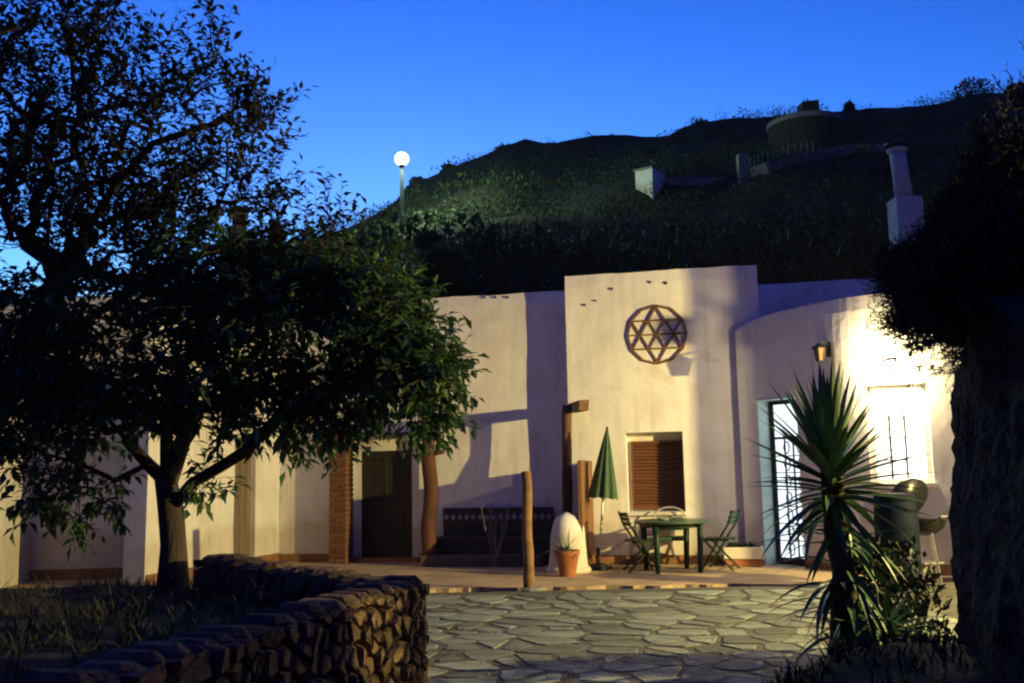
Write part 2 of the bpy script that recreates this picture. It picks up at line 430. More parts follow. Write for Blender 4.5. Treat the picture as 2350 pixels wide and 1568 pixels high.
# middle block
bu0 = fac(1303, 900, 0)[0]; bu1 = fac(1738, 640, 0)[0]
wu0, wz0 = fac(1441, 1172); wu1, wz1 = fac(1566, 990)
wz0 = fac(1441, 1176)[1]
wall('wall', flat(0), bu0, bu1, -.02, lambda s: 4.66 + .025 * nz(s * 1.4, 3, 1) + .01 * nz(s * 6, 1, 1), [(wu0, wu1, wz0, wz1)], .45, seed=1)
wall('wall', lambda s, d, z: (bu0 + d, s, z), .452, 2.5, -.02, lambda s: 4.65 + .02 * nz(s, 5, 1), [], .3, seed=2)
wall('wall', lambda s, d, z: (bu1 - d, s, z), .452, 2.6, -.02, lambda s: 4.66 + .02 * nz(s, 8, 1), [], .3, seed=3)
MB().box(((bu0 + bu1) / 2, 1.5, 4.3), (bu1 - bu0 - .7, 2.1, .2)).build('roof', TERRA, house)
# long low facade with the door
ru0 = -5.22
dz1 = fac(880, 1003, VR)[1]; du0 = fac(797, 1100, VR)[0]; du1 = fac(962, 1100, VR)[0]
wall('wall', flat(VR), ru0, bu0 - .003, -.02, lambda s: 4.5 + .03 * nz(s * 1.2, 7, 1) + .012 * nz(s * 5, 2, 4), [(du0, du1, 0.0, dz1)], .42, seed=5)
MB().box(((ru0 + bu0) / 2, 1.6, 4.25), (bu0 - ru0 - .02, 1.4, .2)).build('roof', TERRA, house)
# plinths
MB().box(((bu0 + bu1) / 2, -.012, .07), (bu1 - bu0 - .01, .05, .14)).build('skirting', SKIRT, house)
MB().box(((ru0 + du0) / 2, VR - .012, .07), (du0 - ru0 - .01, .05, .14)).build('skirting', SKIRT, house)
MB().box(((du1 + bu0) / 2, VR - .012, .07), (bu0 - du1 - .03, .05, .14)).build('skirting', SKIRT, house)

# old door in a niche
dr = VR + .26
a0 = fac(830, 1100, dr)[0]; a1 = fac(946, 1100, dr)[0]; ah = fac(890, 1035, dr)[1]
door = MB().box(((a0 + a1) / 2, dr + .05, ah / 2), (a1 - a0, .05, ah)).build('door', DOORP, house)
w = a1 - a0
for (pu, pz, pw, ph) in ((.27, .28, .36, .40), (.73, .28, .36, .40), (.27, .72, .36, .38), (.73, .72, .36, .38)):
    q = 4
    for k in range(q):
        uu = a0 + w * (pu + pw * (-.5 + (k + .5) / q))
        MB().box((uu, dr + .018, ah * pz), (w * pw / q - .008, .016, ah * ph)).build('plank', DOORP, door)
for pu in (.045, .5, .955): MB().box((a0 + w * pu, dr + .012, ah / 2), (w * .085, .03, ah - .01)).build('stile', DOORP, door)
for pz in (.03, .5, .965): MB().box(((a0 + a1) / 2, dr + .009, ah * pz), (w - .02, .03, ah * .06)).build('rail', DOORP, door)
MB().tube([(a0 + w * .56, dr - .03, ah * .48), (a0 + w * .56, dr - .04, ah * .52)], .012).build('handle', IRON, door)
# plastered surround between niche and door
fr = MB()
fr.box(((du0 + a0) / 2 - .001, dr + .04, dz1 / 2), (a0 - du0 - .002, .12, dz1 - .004))
fr.box(((du1 + a1) / 2 + .001, dr + .04, dz1 / 2), (du1 - a1 - .002, .12, dz1 - .004))
fr.box(((a0 + a1) / 2, dr + .04, (ah + dz1) / 2), (a1 - a0, .12, dz1 - ah - .004)); fr.build('door_surround', WHITE, house)
MB().box(((du0 + du1) / 2 + .06, VR - .03, dz1 + .035), (du1 - du0 - .1, .10, .06), jit=.006).build('lintel', WOOD, house)
MB().box(((du0 + du1) / 2, VR + .10, .03), (du1 - du0 - .01, .36, .06)).build('step', TERRA, house)

# shuttered window of the middle block
su0, sz0 = fac(1452, 1165, .28); su1, sz1 = fac(1574, 1010, .28)
sw_ = fac(1566, 1080)[0]
win = MB().box(((wu0 + wu1) / 2, .35, (wz0 + wz1) / 2), (wu1 - wu0 - .004, .03, wz1 - wz0 - .004)).build('window', WHITE, house)
s1 = wu1 - .01; s0 = su0; zt = sz1; zbm = wz0 + .03
fm = MB(); fm.box((s0 + .02, .30, (zt + zbm) / 2), (.04, .06, zt - zbm)); fm.box((s1 - .02, .30, (zt + zbm) / 2), (.04, .06, zt - zbm))
fm.box(((s0 + s1) / 2, .30, zt - .02), (s1 - s0 - .082, .058, .04)); fm.box(((s0 + s1) / 2, .30, zbm + .02), (s1 - s0 - .082, .058, .04))
fm.build('frame', SHUT, win)
nsl = 19; l0, l1 = s0 + .042, s1 - .042
slat = MB().box((0, 0, 0), (l1 - l0, .05, .012)).data('slat', SHUT)
for k in range(nsl): link('slat', slat, win, ((l0 + l1) / 2, .302, zbm + .06 + (zt - zbm - .12) * k / (nsl - 1)), (R(58), 0, 0))
MB().box(((wu0 + wu1) / 2, .10, wz0 - .022), (wu1 - wu0 + .05, .32, .05), jit=.004).build('sill', WHITE, house)

# brick pier left of the door
bx0 = fac(755, 1100, VR - .30)[0]; bx1 = fac(795, 1100, VR - .30)[0]; bh = 2.28
pier = MB().box(((bx0 + bx1) / 2, VR - .145, bh / 2), (bx1 - bx0 - .02, .28, bh - .02)).build('brick_pier', MORTAR, house)
nr = 27; rh = bh / nr; pw = bx1 - bx0
bA = MB().box((0, 0, 0), (pw * .62 - .012, .11, rh - .014), jit=.003).data('brick', BRICK); bB = MB().box((0, 0, 0), (pw * .38 - .012, .11, rh - .014), jit=.003).data('brick', BRICK)
bS = MB().box((0, 0, 0), (.1, .205, rh - .014), jit=.003).data('brick', BRICK)
for k in range(nr):
    zc = rh * (k + .5); a = .62 if k % 2 else .38
    link('brick', bA if a == .62 else bB, pier, (bx0 + pw * a / 2, VR - .295 + .04, zc)); link('brick', bB if a == .62 else bA, pier, (bx0 + pw * (a + (1 - a) / 2), VR - .295 + .04, zc))
    link('brick', bS, pier, (bx1 - .05 + .006, VR - .295 + .20, zc))

# left wing: turns towards the yard, then runs along it
def segmap(A, B, zoff=0):
    A = FI @ Vector((*A, 0)); B = FI @ Vector((*B, 0)); d = (B - A); L = d.length; d.normalize(); nrm = Vector((-d.y, d.x, 0))
    return L, (lambda s, dd, z: tuple(A + d * s + nrm * dd + Vector((0, 0, z))))
cw = fw(ru0, VR, 0); Wc = Vector((-5.12, 14.0, 0)); Wl = Vector((-7.15, 13.8, 0)); Wll = Vector((-10.5, 13.5, 0))
L1, m1 = segmap((Wc.x, Wc.y), (cw.x - .003, cw.y + .02))
# plank door opening, from pixels 537..586 on that wall
def s_on(A, B, x):
    d = ray(x, 1200); bx, by = B.x - A.x, B.y - A.y; det = d.x * (-by) - d.y * (-bx)
    # EYE + t d = A + s (B - A)
    t = (A.x * (-by) - A.y * (-bx)) / det; s = (d.x * A.y - d.y * A.x) / det
    return s * math.hypot(bx, by)
p0 = s_on(Wc, cw, 537); p1 = s_on(Wc, cw, 586)
wall('wall', m1, 0, L1, -.02, lambda s: 4.05 + .03 * nz(s, 1, 8), [(p0, p1, .02, 2.12)], .35, seed=8)
pd = MB(); nn = 4; pdr = None
for k in range(nn):
    sa = p0 + (p1 - p0) * k / nn + .004; sb = p0 + (p1 - p0) * (k + 1) / nn - .004
    q = MB(); vs = [m1(s, d, z) for s in (sa, sb) for d in (.09, .13) for z in (.03, 2.1)]
    q.add(vs, [(0, 1, 3, 2), (4, 6, 7, 5), (0, 4, 5, 1), (2, 3, 7, 6), (0, 2, 6, 4), (1, 5, 7, 3)])
    if pdr is None: pdr = q.build('plank_door', GREYD, house)
    else: q.build('plank', GREYD, pdr)
q = MB(); vs = [m1(s, d, z) for s in (p0 + .01, p1 - .01) for d in (.131, .17) for z in (.9, 1.02)]
q.add(vs, [(0, 1, 3, 2), (4, 6, 7, 5), (0, 4, 5, 1), (2, 3, 7, 6), (0, 2, 6, 4), (1, 5, 7, 3)]); q.build('ledge', GREYD, pdr)
L2, m2 = segmap((Wl.x, Wl.y), (Wc.x, Wc.y))
wall('wall', m2, -.0, L2 - .003, 2.9, lambda s: 4.05 + .03 * nz(s, 3, 8), [], .3, seed=9)     # over the bay
wall('wall', lambda s, d, z: m2(s, 1.4 + d, z), -.1, L2 + .1, -.02, lambda s: 2.95, [], .2, seed=10)          # back of the bay
L3, m3 = segmap((Wll.x, Wll.y), (Wl.x, Wl.y))
wall('wall', m3, 0, L3, -.02, lambda s: 4.05 + .03 * nz(s, 4, 8), [], 1.6, seed=11)
q = MB()
def strip(mf, s0_, s1_, z1_, d0=-.022, d1=.03, name='skirting', mt=SKIRT):
    q = MB(); vs = [mf(s, d, z) for s in (s0_, s1_) for d in (d0, d1) for z in (0.0, z1_)]
    q.add(vs, [(0, 1, 3, 2), (4, 6, 7, 5), (0, 4, 5, 1), (2, 3, 7, 6), (0, 2, 6, 4), (1, 5, 7, 3)]); return q.build(name, mt, house)
strip(m1, .03, p0 - .03, .16); strip(m1, p1 + .03, L1 - .03, .16); strip(lambda s, d, z: m2(s, 1.4 + d, z), 0, L2, .16); strip(m3, 0, L3, .16)

# rounded wing
CP = [(1703, 15.50), (1740, 15.36), (1785, 15.08), (1840, 14.72), (1885, 14.38), (1930, 14.08), (1985, 13.82), (2050, 13.62), (2110, 13.50), (2180, 13.42), (2300, 13.36), (2480, 13.35)]
CW = []
for x, Y in CP:
    p = at(x, 1085, Y); CW.append(FI @ Vector((p.x, p.y, 0)))
# smooth path (Catmull-Rom), with arc length
def catmull(P, n=6):
    out = []
    for i in range(len(P) - 1):
        p0, p1, p2, p3 = P[max(i - 1, 0)], P[i], P[i + 1], P[min(i + 2, len(P) - 1)]
        for k in range(n):
            t = k / n; out.append(.5 * ((2 * p1) + (p2 - p0) * t + (2 * p0 - 5 * p1 + 4 * p2 - p3) * t * t + (3 * p1 - p0 - 3 * p2 + p3) * t ** 3))
    out.append(P[-1]); return out
CC = catmull(CW); CL = [0]
for a, b in zip(CC, CC[1:]): CL.append(CL[-1] + (b - a).length)
def cpos(s):
    s = min(max(s, 0), CL[-1] - 1e-6); i = 0
    while CL[i + 1] < s: i += 1
    t = (s - CL[i]) / (CL[i + 1] - CL[i]); a = max(0, i - 2); b = min(len(CC) - 1, i + 3)
    d = (CC[b] - CC[a]).normalized(); return CC[i].lerp(CC[i + 1], t), Vector((-d.y, d.x, 0)), d
def cmap(s, d, z):
    p, nn_, _ = cpos(s); return tuple(p + nn_ * d + Vector((0, 0, z)))
def cs(x):                                      # arc length where pixel column x meets the wall (eye level)
    best = None; e = FI @ EYE; dr_ = FI.to_3x3() @ ray(x, 1085); dr_.z = 0; dr_.normalize()
    for i in range(400):
        s = CL[-1] * i / 399; p = cpos(s)[0] - e; p.z = 0; c = abs(p.x * dr_.y - p.y * dr_.x)
        if best is None or c < best[0]: best = (c, s)
    return best[1]
def cz(s, y, x):                                # height seen at row y on the wall at arc length s
    w_ = FM @ cpos(s)[0]; return at(x, y, w_.y).z
gd0, gd1 = cs(1742), cs(1838); gdz = cz(gd0, 915, 1742)
bw0, bw1 = cs(1998), cs(2143); bwz0 = cz(bw1, 1108, 2143); bwz1 = cz(bw1, 878, 2143)
ZC = lambda s: 3.62 + .20 * (1 - math.exp(-max(s, 0) / .3)) + .02 * nz(s * 1.1, 9, 2)
wall('rounded_wall', cmap, -.0, CL[-1], -.02, ZC, [(gd0, gd1, .0, gdz), (bw0, bw1, bwz0, bwz1)], .42, seed=13, ds=.12)
for (a, b) in ((0, gd0), (gd1, CL[-1])):
    strip2 = MB(); k = max(2, int((b - a) / .15))
    for i in range(k):
        sa, sb = a + (b - a) * i / k, a + (b - a) * (i + 1) / k
        vs = [cmap(s, d, z) for s in (sa, sb) for d in (-.025, .0) for z in (0, .14)]
        strip2.add(vs, [(0, 1, 3, 2), (4, 6, 7, 5), (0, 4, 5, 1), (2, 3, 7, 6)])
    strip2.build('skirting', SKIRT, house)
rf = MB(); rv = [tuple(p + Vector((0, .0, 3.45)) + cpos(CL[i])[1] * .3) for i, p in enumerate(CC)]; rv2 = [(p.x + .3, 3.2, 3.45) for p in CC]
k = len(CC); rf.add(rv + rv2, [(i, i + 1, k + i + 1, k + i) for i in range(k - 1)]); rf.build('roof', TERRA, house)
wall('parapet', flat(2.05), bu1 + .01, bu1 + 6.0, 3.0, lambda s: 4.70 + .02 * nz(s, 2, 2), [], .25, seed=17)

# glazed door of the rounded wing, set deep in pale blue jambs
def cbox(s0_, s1_, d0, d1, z0_, z1_, name, mt, parent, seg=1):
    q = MB()
    for i in range(seg):
        sa, sb = s0_ + (s1_ - s0_) * i / seg, s0_ + (s1_ - s0_) * (i + 1) / seg
        vs = [cmap(s, d, z) for s in (sa, sb) for d in (d0, d1) for z in (z0_, z1_)]
        q.add(vs, [(0, 1, 3, 2), (4, 6, 7, 5), (0, 4, 5, 1), (2, 3, 7, 6), (0, 2, 6, 4), (1, 5, 7, 3)])
    return q.build(name, mt, parent)
cbox(gd0 + .002, gd0 + .025, .01, .36, .0, gdz - .002, 'door_jamb', PALEB, house)
cbox(gd1 - .025, gd1 - .002, .01, .36, .0, gdz - .002, 'door_jamb', PALEB, house)
cbox(gd0 + .027, gd1 - .027, .01, .36, gdz - .03, gdz - .002, 'door_head', PALEB, house)
gdoor = cbox(gd0 + .027, gd1 - .027, .37, .40, .0, gdz - .035, 'glass_door', GLASS_COLD, house)
g0, g1, gh = gd0 + .027, gd1 - .027, gdz - .035
for sa, sb, za, zb_ in ((g0, g0 + .05, 0, gh), (g1 - .05, g1, 0, gh), (g0 + .052, g1 - .052, gh - .06, gh), (g0 + .052, g1 - .052, 0, .10), (g0 + .052, g1 - .052, gh * .76, gh * .76 + .04)):
    cbox(sa, sb, .33, .368, za, zb_, 'frame', IRON, gdoor)
gm = g0 + .052; gw = g1 - g0 - .104
for k in range(1, 4): cbox(gm + gw * k / 4 - .009, gm + gw * k / 4 + .009, .335, .362, .10, gh * .76, 'bar', IRON, gdoor)
for k in range(1, 7):
    zc = .1 + (gh * .76 - .1) * k / 7; cbox(gm, gm + gw, .338, .36, zc - .008, zc + .008, 'bar', IRON, gdoor)
for k in range(7):          # scrolls of the grille
    zc = .1 + (gh * .76 - .1) * (k + .5) / 7
    for sgn in (.3, .7):
        pts = []
        for i in range(13):
            a = 2 * math.pi * i / 12; pts.append(cmap(gm + gw * sgn + .05 * math.cos(a), .345, zc + .09 * math.sin(a)))
        MB().tube(pts, .011, 4).build('scroll', IRON, gdoor)
# barred bright window
bwin = cbox(bw0 + .002, bw1 - .002, .20, .23, bwz0 + .002, bwz1 - .002, 'barred_window', GLASS_WARM, house, 5)
for sa, sb, za, zb_ in ((bw0 + .004, bw0 + .05, bwz0, bwz1), (bw1 - .05, bw1 - .004, bwz0, bwz1), (bw0 + .052, bw1 - .052, bwz1 - .05, bwz1 - .004), (bw0 + .052, bw1 - .052, bwz0 + .004, bwz0 + .05)):
    cbox(sa, sb, .15, .198, za, zb_, 'frame', WHITE, bwin, 4)
bwm = bwz0 + (bwz1 - bwz0) * .70
cbox(bw0 + .052, bw1 - .052, .155, .195, bwm - .015, bwm + .015, 'transom', PALEB, bwin, 4)
for t in (.33, .60): cbox(bw0 + (bw1 - bw0) * t - .012, bw0 + (bw1 - bw0) * t + .012, .157, .193, bwz0 + .052, bwm - .017, 'mullion', IRON, bwin)
for t in (.33, .66): cbox(bw0 + .052, bw0 + (bw1 - bw0) * .6, .16, .19, bwz0 + (bwm - bwz0) * t - .008, bwz0 + (bwm - bwz0) * t + .008, 'bar', IRON, bwin, 3)
cbox(bw0 - .05, bw1 + .05, -.07, .15, bwz0 - .055, bwz0 - .004, 'window_sill', WHITE, house, 4)

# small dark holes and a box on the walls
for (x, y, v, r) in ((1342, 700, 0, .018), (1367, 690, 0, .014), (1404, 663, 0, .02), (1492, 648, 0, .02), (1528, 650, 0, .024), (1112, 682, VR, .018), (1137, 682, VR, .018), (1165, 682, VR, .02)):
    u, z = fac(x, y, v); MB().tube([(u, v - .03, z), (u, v + .05, z - .01)], r, 8).build('weep_hole', IRON, house)
u, z = fac(878, 957, VR)
jb = thing('junction_box', 'small dark red square box on the wall above the old door', 'wall box', fw(u, VR, z), FROT)
MB().box((0, -.05, 0), (.12, .10, .12)).build('case', SHUT, jb, bevel=.008); MB().box((0, -.105, 0), (.10, .012, .10)).build('lid', SHUT, jb)

# ------------------------------------------------------------------ lamps
def point(name, loc, power, col, radius, parent=None):
    d = bpy.data.lights.new(name, 'POINT'); d.energy = power; d.color = col; d.shadow_soft_size = radius
    o = bpy.data.objects.new(name, d); COL.objects.link(o); o.location = loc
    if parent: o.parent = parent
    return o
# A: the yard's street lamp, right of the picture; its light rakes the whole facade
LA = Vector((9.75, 8.4, 2.98))
la = thing('street_lamp', 'warm yard lamp on a short pole out of view beside the yard', 'street lamp', (LA.x + .55, LA.y - .35, 0), math.atan2(.35, -.55))
MB().tube([(0, 0, -.1), (0, 0, 2.2), (0, 0, 3.12)], [.06, .05, .04], 10).build('pole', POLE, la)
MB().tube([(0, 0, 3.10), (.25, 0, 3.26), (.65, 0, 3.22)], .025, 8).build('arm', POLE, la)
MB().lathe([(.20, 3.012), (.205, 3.02), (.17, 3.14), (.06, 3.25)], 32, (.652, 0, 0)).build('shade', POLE, la, smooth=True)
MB().lathe([(.03, 3.03), (.04, 3.05), (.045, 3.08), (.045, 3.14), (.03, 3.2)], 12, (.652, 0, 0)).build('bulb', BULB_W, la, smooth=True)
point('lamp_light', (.652, 0, 2.96), 500, (1, .775, .275), .055, la)
# added unseen house-like block: its corner shades the middle block and rounded wing
nbx, nby = 6.92, 11.4
nh = thing('shade_block', 'unseen white block added to shade the facade from the yard lamp', 'house', (nbx, nby, 0))
MB().box((2.4, .55, 2.3), (4.8, 1.1, 4.8)).build('wall', WHITE, nh); MB().box((2.44, .57, 4.76), (4.84, 1.1, .12)).build('roof', TERRA, nh)
MB().box((-.09, .10, 3.25), (.19, .16, .17)).build('shade_stub', WOOD, nh)  # stub added to cast the band of shade on the middle block
# B: the bulkhead lamp on the rounded wing
sB = cs(2062); zB = cz(sB, 838, 2062); pB, nB, dB = cpos(sB)
lb = thing('wall_lamp', 'glaring bulkhead lamp over the barred window of the rounded wing', 'wall lamp', FM @ (pB + Vector((0, 0, zB))), FROT + math.atan2(dB.y, dB.x))
MB().lathe([(.10, 0), (.10, .03), (.085, .045)], 20).build('base_plate', IRON, lb).rotation_euler = (R(90), 0, 0)
MB().lathe([(.078, .045), (.075, .09), (.055, .125), (.02, .14)], 20).build('globe', BULB_W, lb, smooth=True).rotation_euler = (R(90), 0, 0)
point('lamp_light', (0, -.26, -.02), 15, (1, .80, .42), .06, lb)
# unlit lantern left of it
sS = cs(1922); zS = cz(sS, 806, 1900); pS, nS_, dS = cpos(sS)
ln = thing('wall_lantern', 'dark iron lantern on a bracket above the glazed door', 'lantern', FM @ (pS + Vector((0, 0, zS))), FROT + math.atan2(dS.y, dS.x))
MB().box((0, -.01, .02), (.09, .03, .20)).build('back_plate', IRON, ln)
MB().tube([(0, -.02, .09), (0, -.12, .13), (0, -.22, .10)], .012).build('bracket', IRON, ln)
MB().lathe([(.005, .11), (.05, .075), (.115, .04), (.12, .03)], 6, (0, -.22, 0)).build('cap', IRON, ln)
MB().lathe([(.085, .028), (.055, -.14)], 6, (0, -.22, 0)).build('glass', mat('amber_glass', (.16, .09, .03), .3, .2, 8, 0), ln)
for k in range(6):
    a = 2 * math.pi * k / 6; MB().tube([(.088 * math.cos(a), -.22 + .088 * math.sin(a), .03), (.058 * math.cos(a), -.22 + .058 * math.sin(a), -.14)], .006, 4).build('bar', IRON, ln)
MB().lathe([(.062, -.155), (.062, -.14)], 6, (0, -.22, 0)).build('base', IRON, ln)
# C: street lamp up the slope
pC = at(922, 365, 34)
hc = hill(pC.x, pC.y)
lc = thing('street_lamp', 'bright globe street lamp on a tall pole up the hillside', 'street lamp', (pC.x, pC.y, hc))
hC = pC.z - hc
MB().tube([(0, 0, -.3), (0, 0, hC * .5), (0, 0, hC - .2)], [.09, .075, .06], 10).build('pole', POLE, lc)
MB().lathe([(.07, hC - .32), (.11, hC - .26), (.09, hC - .22)], 14).build('collar', POLE, lc)
gl = [(.01 + .25 * math.sin(math.pi * i / 24), hC - .25 * math.cos(math.pi * i / 24)) for i in range(25)]
MB().lathe(gl, 48).build('globe', BULB_C, lc, smooth=True)
point('lamp_light', (0, -.0, hC + .0), 240, (.70, 1, .62), .4, lc)

# ------------------------------------------------------------------ things on the terrace
def log(mb, a, b, r0, r1, seed, n=9, seg=9):
    a, b = Vector(a), Vector(b); pts = []; rr = []
    for i in range(seg + 1):
        t = i / seg; p = a.lerp(b, t); p += Vector((nz(t * 3, seed, 1), nz(t * 3, seed, 5), 0)) * r0 * .55 * (1 if 0 < i < seg else .3)
        pts.append(p); rr.append((r0 + (r1 - r0) * t) * (1 + .16 * nz(t * 7, seed, 9)))
    return mb.tube(pts, rr, n)
p = on_floor(1215, 1352)
t = thing('log_post', 'short bare log post standing alone at the terrace edge', 'post', (p.x, p.y, -.03))
log(MB(), (0, 0, 0), (-.012, 0, 1.50), .072, .062, 3).build('log', WOODL, t, smooth=True)
m = MB(); m.lathe([(.15, 0), (.16, .03), (.11, .055)], 10, (.05, -.03, 0), wob=.3); m.build('footing_stone', PAVE, t)
# pergola post with its stub of beam at the corner of the middle block
q = fw(bu0 - .03, -.45, 0); tp = at(1301, 930, q.y)
t = thing('pergola_post', 'rough timber post with beam stub at the corner of the middle block', 'post', (q.x, q.y, 0))
log(MB(), (0.02, 0, 0), (tp.x - q.x + .0, 0, tp.z), .09, .075, 8, seg=16).build('post', WOOD, t, smooth=True)
e = at(1340, 930, q.y - 1.15); e2 = at(1316, 936, q.y + .35)
bd = e - e2; MB().box((0, 0, 0), (bd.length, .15, .155), jit=.008).build('beam', WOODL, t, loc=((e.x + e2.x) / 2 - q.x, -.40, (e.z + e2.z) / 2), bevel=.012).rotation_euler = Vector((1, 0, 0)).rotation_difference(bd).to_euler()
# timber post right of the old door
q = on_floor(985, 1299); tp = at(985, 940, q.y)
t = thing('pergola_post', 'thick reddish timber post with a peg right of the old door', 'post', (q.x, q.y, 0))
log(MB(), (.02, 0, 0), (-.01, 0, tp.z), .125, .115, 12, seg=16).build('post', mat('red_timber', (.13, .055, .032), .85, .4, 5, .5, stretch=(1, 1, .2)), t, smooth=True)
pg = at(1020, 1037, q.y - .1); log(MB(), (.0, .02, pg.z - .03), (pg.x - q.x, -.12, pg.z), .045, .035, 4, seg=4).build('peg', WOODL, t)
# terracotta coloured screen at the corner
u0, zt_ = fac(1356, 1078, -.03)
t = thing('wooden_screen', 'low terracotta board screen beside the timber corner post', 'screen', fw(u0, -.02, 0), FROT)
zt_ = 1.62
for k in range(8):
    MB().box((0, -.09 - k * .165, zt_ / 2), (.045, .155, zt_ - .01 * (k % 2)), jit=.004).build('board', mat('ochre_board', (.24, .12, .055), .85, .4, 6, .4, stretch=(1, 1, .2)), t)
for z in (.3, 1.2): MB().box((-.035, -.67, z), (.022, 1.30, .08)).build('batten', WOOD, t)

# masonry bench with tile back against the low facade
b0 = fac(1022, 1200, VR)[0]; b1 = bu0 - .35; L = b1 - b0
t = thing('masonry_bench', 'dark masonry bench with a tiled back along the low facade', 'bench', fw(b0, VR - .02, 0), FROT)
MB().box((L / 2, -.28, .19), (L + .12, .54, .38), jit=.008).build('base', TILED, t)
MB().box((L / 2, -.29, .405), (L + .16, .60, .05)).build('seat', TILED, t)
bk = MB().box((L / 2, -.06, .66), (L, .09, .46)).build('backrest', TILED, t)
dm = MB(); dm.add([(0, 0, .055), (.045, 0, 0), (0, 0, -.055), (-.045, 0, 0), (0, -.012, 0)], [(4, 0, 3), (4, 3, 2), (4, 2, 1), (4, 1, 0)]); dmd = dm.data('diamond_tile', TILEL)
kk = 16
for k in range(kk): link('diamond_tile', dmd, bk, (L * (k + .5) / kk, -.107, .74))
MB().box((L / 2 - .1, -.72, .09), (L + .1, .30, .18), jit=.008).build('footstep', mat('old_step', (.12, .09, .07), .9, .4, 5, .4), t)

# bare climber by the bench
q = fw(fac(1165, 1250, VR)[0], VR - .95, 0)
t = thing('bare_shrub', 'leafless grey shrub in front of the dark bench', 'shrub', q)
m = MB(); rr = random.Random(5)
for k in range(11):
    a = rr.uniform(0, 6.28); h = rr.uniform(.7, 1.15); pts = [Vector((0, 0, 0))]; d = Vector((.25 * math.cos(a), .25 * math.sin(a), 1))
    for i in range(6): pts.append(pts[-1] + (d + Vector((rr.uniform(-.3, .3), rr.uniform(-.3, .3), 0))) * h / 6)
    m.tube(pts, [.009 - .001 * i for i in range(7)], 4)
    for i in (3, 4, 5):
        m.tube([pts[i], pts[i] + Vector((rr.uniform(-.15, .15), rr.uniform(-.15, .15), .12))], [.004, .002], 3)
m.build('stems', mat('grey_twig', (.25, .22, .2), .9, .3, 8, 0), t)

# white dome and the potted plant before it
q = on_floor(1307, 1317)
t = thing('plaster_dome', 'white plastered beehive dome behind the potted plant', 'dome', (q.x, q.y + .25, 0))
prof = []
for i in range(15):
    a = i / 14; z = .87 * a; r_ = .265 * (1 - a ** 4.6) ** .5 * (1 + .10 * (1 - a) ** 2); prof.append((max(r_, .012), z))
MB().lathe(prof, 28, wob=.10).build('shell', WHITE, t, smooth=True)
MB().lathe([(.33, 0), (.335, .05), (.31, .08)], 28, wob=.05).build('foot', WHITE, t, smooth=True)
def flower_pot(name, label, loc, r, h, m=TERRA):
    t = thing(name, label, 'plant pot', loc)
    MB().lathe([(r * .68, 0), (r * .97, h * .80), (r * 1.08, h * .80), (r * 1.10, h), (r * .96, h), (r * .92, h * .9)], 28).build('pot', m, t, smooth=False)
    MB().lathe([(r * .9, h * .86), (r * .5, h * .9), (.01, h * .92)], 16).build('soil', SOIL, t)
    return t
q2 = on_floor(1302, 1321)
fp = flower_pot('potted_plant', 'terracotta pot with trailing grey green plant before the white dome', (q2.x, q2.y - .10, 0), .165, .36)
rr = random.Random(9); m = MB()
def blade(m, base, d, L, w, droop, segs=5, up=Vector((0, 0, 1)), fold=.25):
    d = d.normalized(); side = d.cross(up)
    side = side.normalized() if side.length > .05 else Vector((1, 0, 0)); nrm = side.cross(d)
    vs = []; p = Vector(base); dd = d.copy()
    for i in range(segs + 1):
        t = i / segs; wd = w * (.55 + .45 * min(1, t * 4)) * (1 - t ** 1.8) + .001
        vs += [p - side * wd + nrm * wd * fold, p, p + side * wd + nrm * wd * fold]
        dd = (dd + Vector((0, 0, -droop / segs))).normalized(); p = p + dd * (L / segs)
    fs = []
    for i in range(segs):
        a = i * 3; fs += [(a, a + 1, a + 4, a + 3), (a + 1, a + 2, a + 5, a + 4)]
    m.add(vs, fs)
for k in range(46):
    a = rr.uniform(0, 6.28); el = rr.uniform(.2, 1.4)
    blade(m, (rr.uniform(-.06, .06) - .03, rr.uniform(-.06, .06), .33), Vector((math.cos(a) * math.cos(el) - .15, math.sin(a) * math.cos(el), math.sin(el))), rr.uniform(.18, .36), .014, rr.uniform(.4, 1.5))
m.build('leaves', mat('grey_green_leaf', (.12, .17, .11), .6, .3, 6, 0), fp)

# closed parasol
q = on_floor(1374, 1307)
t = thing('parasol', 'closed dark green parasol leaning on its pole by the window', 'parasol', (q.x, q.y, 0))
top = at(1393, 986, q.y); tv = Vector((top.x - q.x, 0, top.z)); T = Vector((0, 0, 1)).rotation_difference(tv).to_matrix().to_4x4()
pr = thing('tmp', None, None); bpy.data.objects.remove(pr)
pl = MB().tube([(0, 0, .05), (0, 0, tv.length + .02)], .016, 8).build('pole', STEEL, t); pl.matrix_local = T
m = MB(); nseg = 32; h0, h1 = tv.length - 1.0, tv.length - .005; rows = 9; vs = []
for i in range(rows + 1):
    a = i / rows; z = h1 - (h1 - h0) * a
    for k in range(nseg):
        th = 2 * math.pi * k / nseg; fold = .5 + .5 * math.cos(8 * th); r_ = .018 + a ** .92 * (.115 + .095 * fold) ; zz_ = z + (0 if i < rows else -.05 * fold)
        vs.append((r_ * math.cos(th + .25 * (1 - fold)), r_ * math.sin(th + .25 * (1 - fold)), zz_))
m.add(vs, [(i * nseg + k, (i + 1) * nseg + k, (i + 1) * nseg + (k + 1) % nseg, i * nseg + (k + 1) % nseg) for i in range(rows) for k in range(nseg)])
cn = m.build('canopy', GREENF, t, smooth=True); cn.matrix_local = T
MB().lathe([(.02, tv.length - .01), (.022, tv.length + .02), (.006, tv.length + .05)], 10).build('finial', WOOD, t).matrix_local = T
MB().lathe([(.20, 0), (.20, .05), (.06, .09), (.03, .10), (.03, .32)], 20).build('base', IRON, t)
cc = T @ Vector((0, 0, 0))

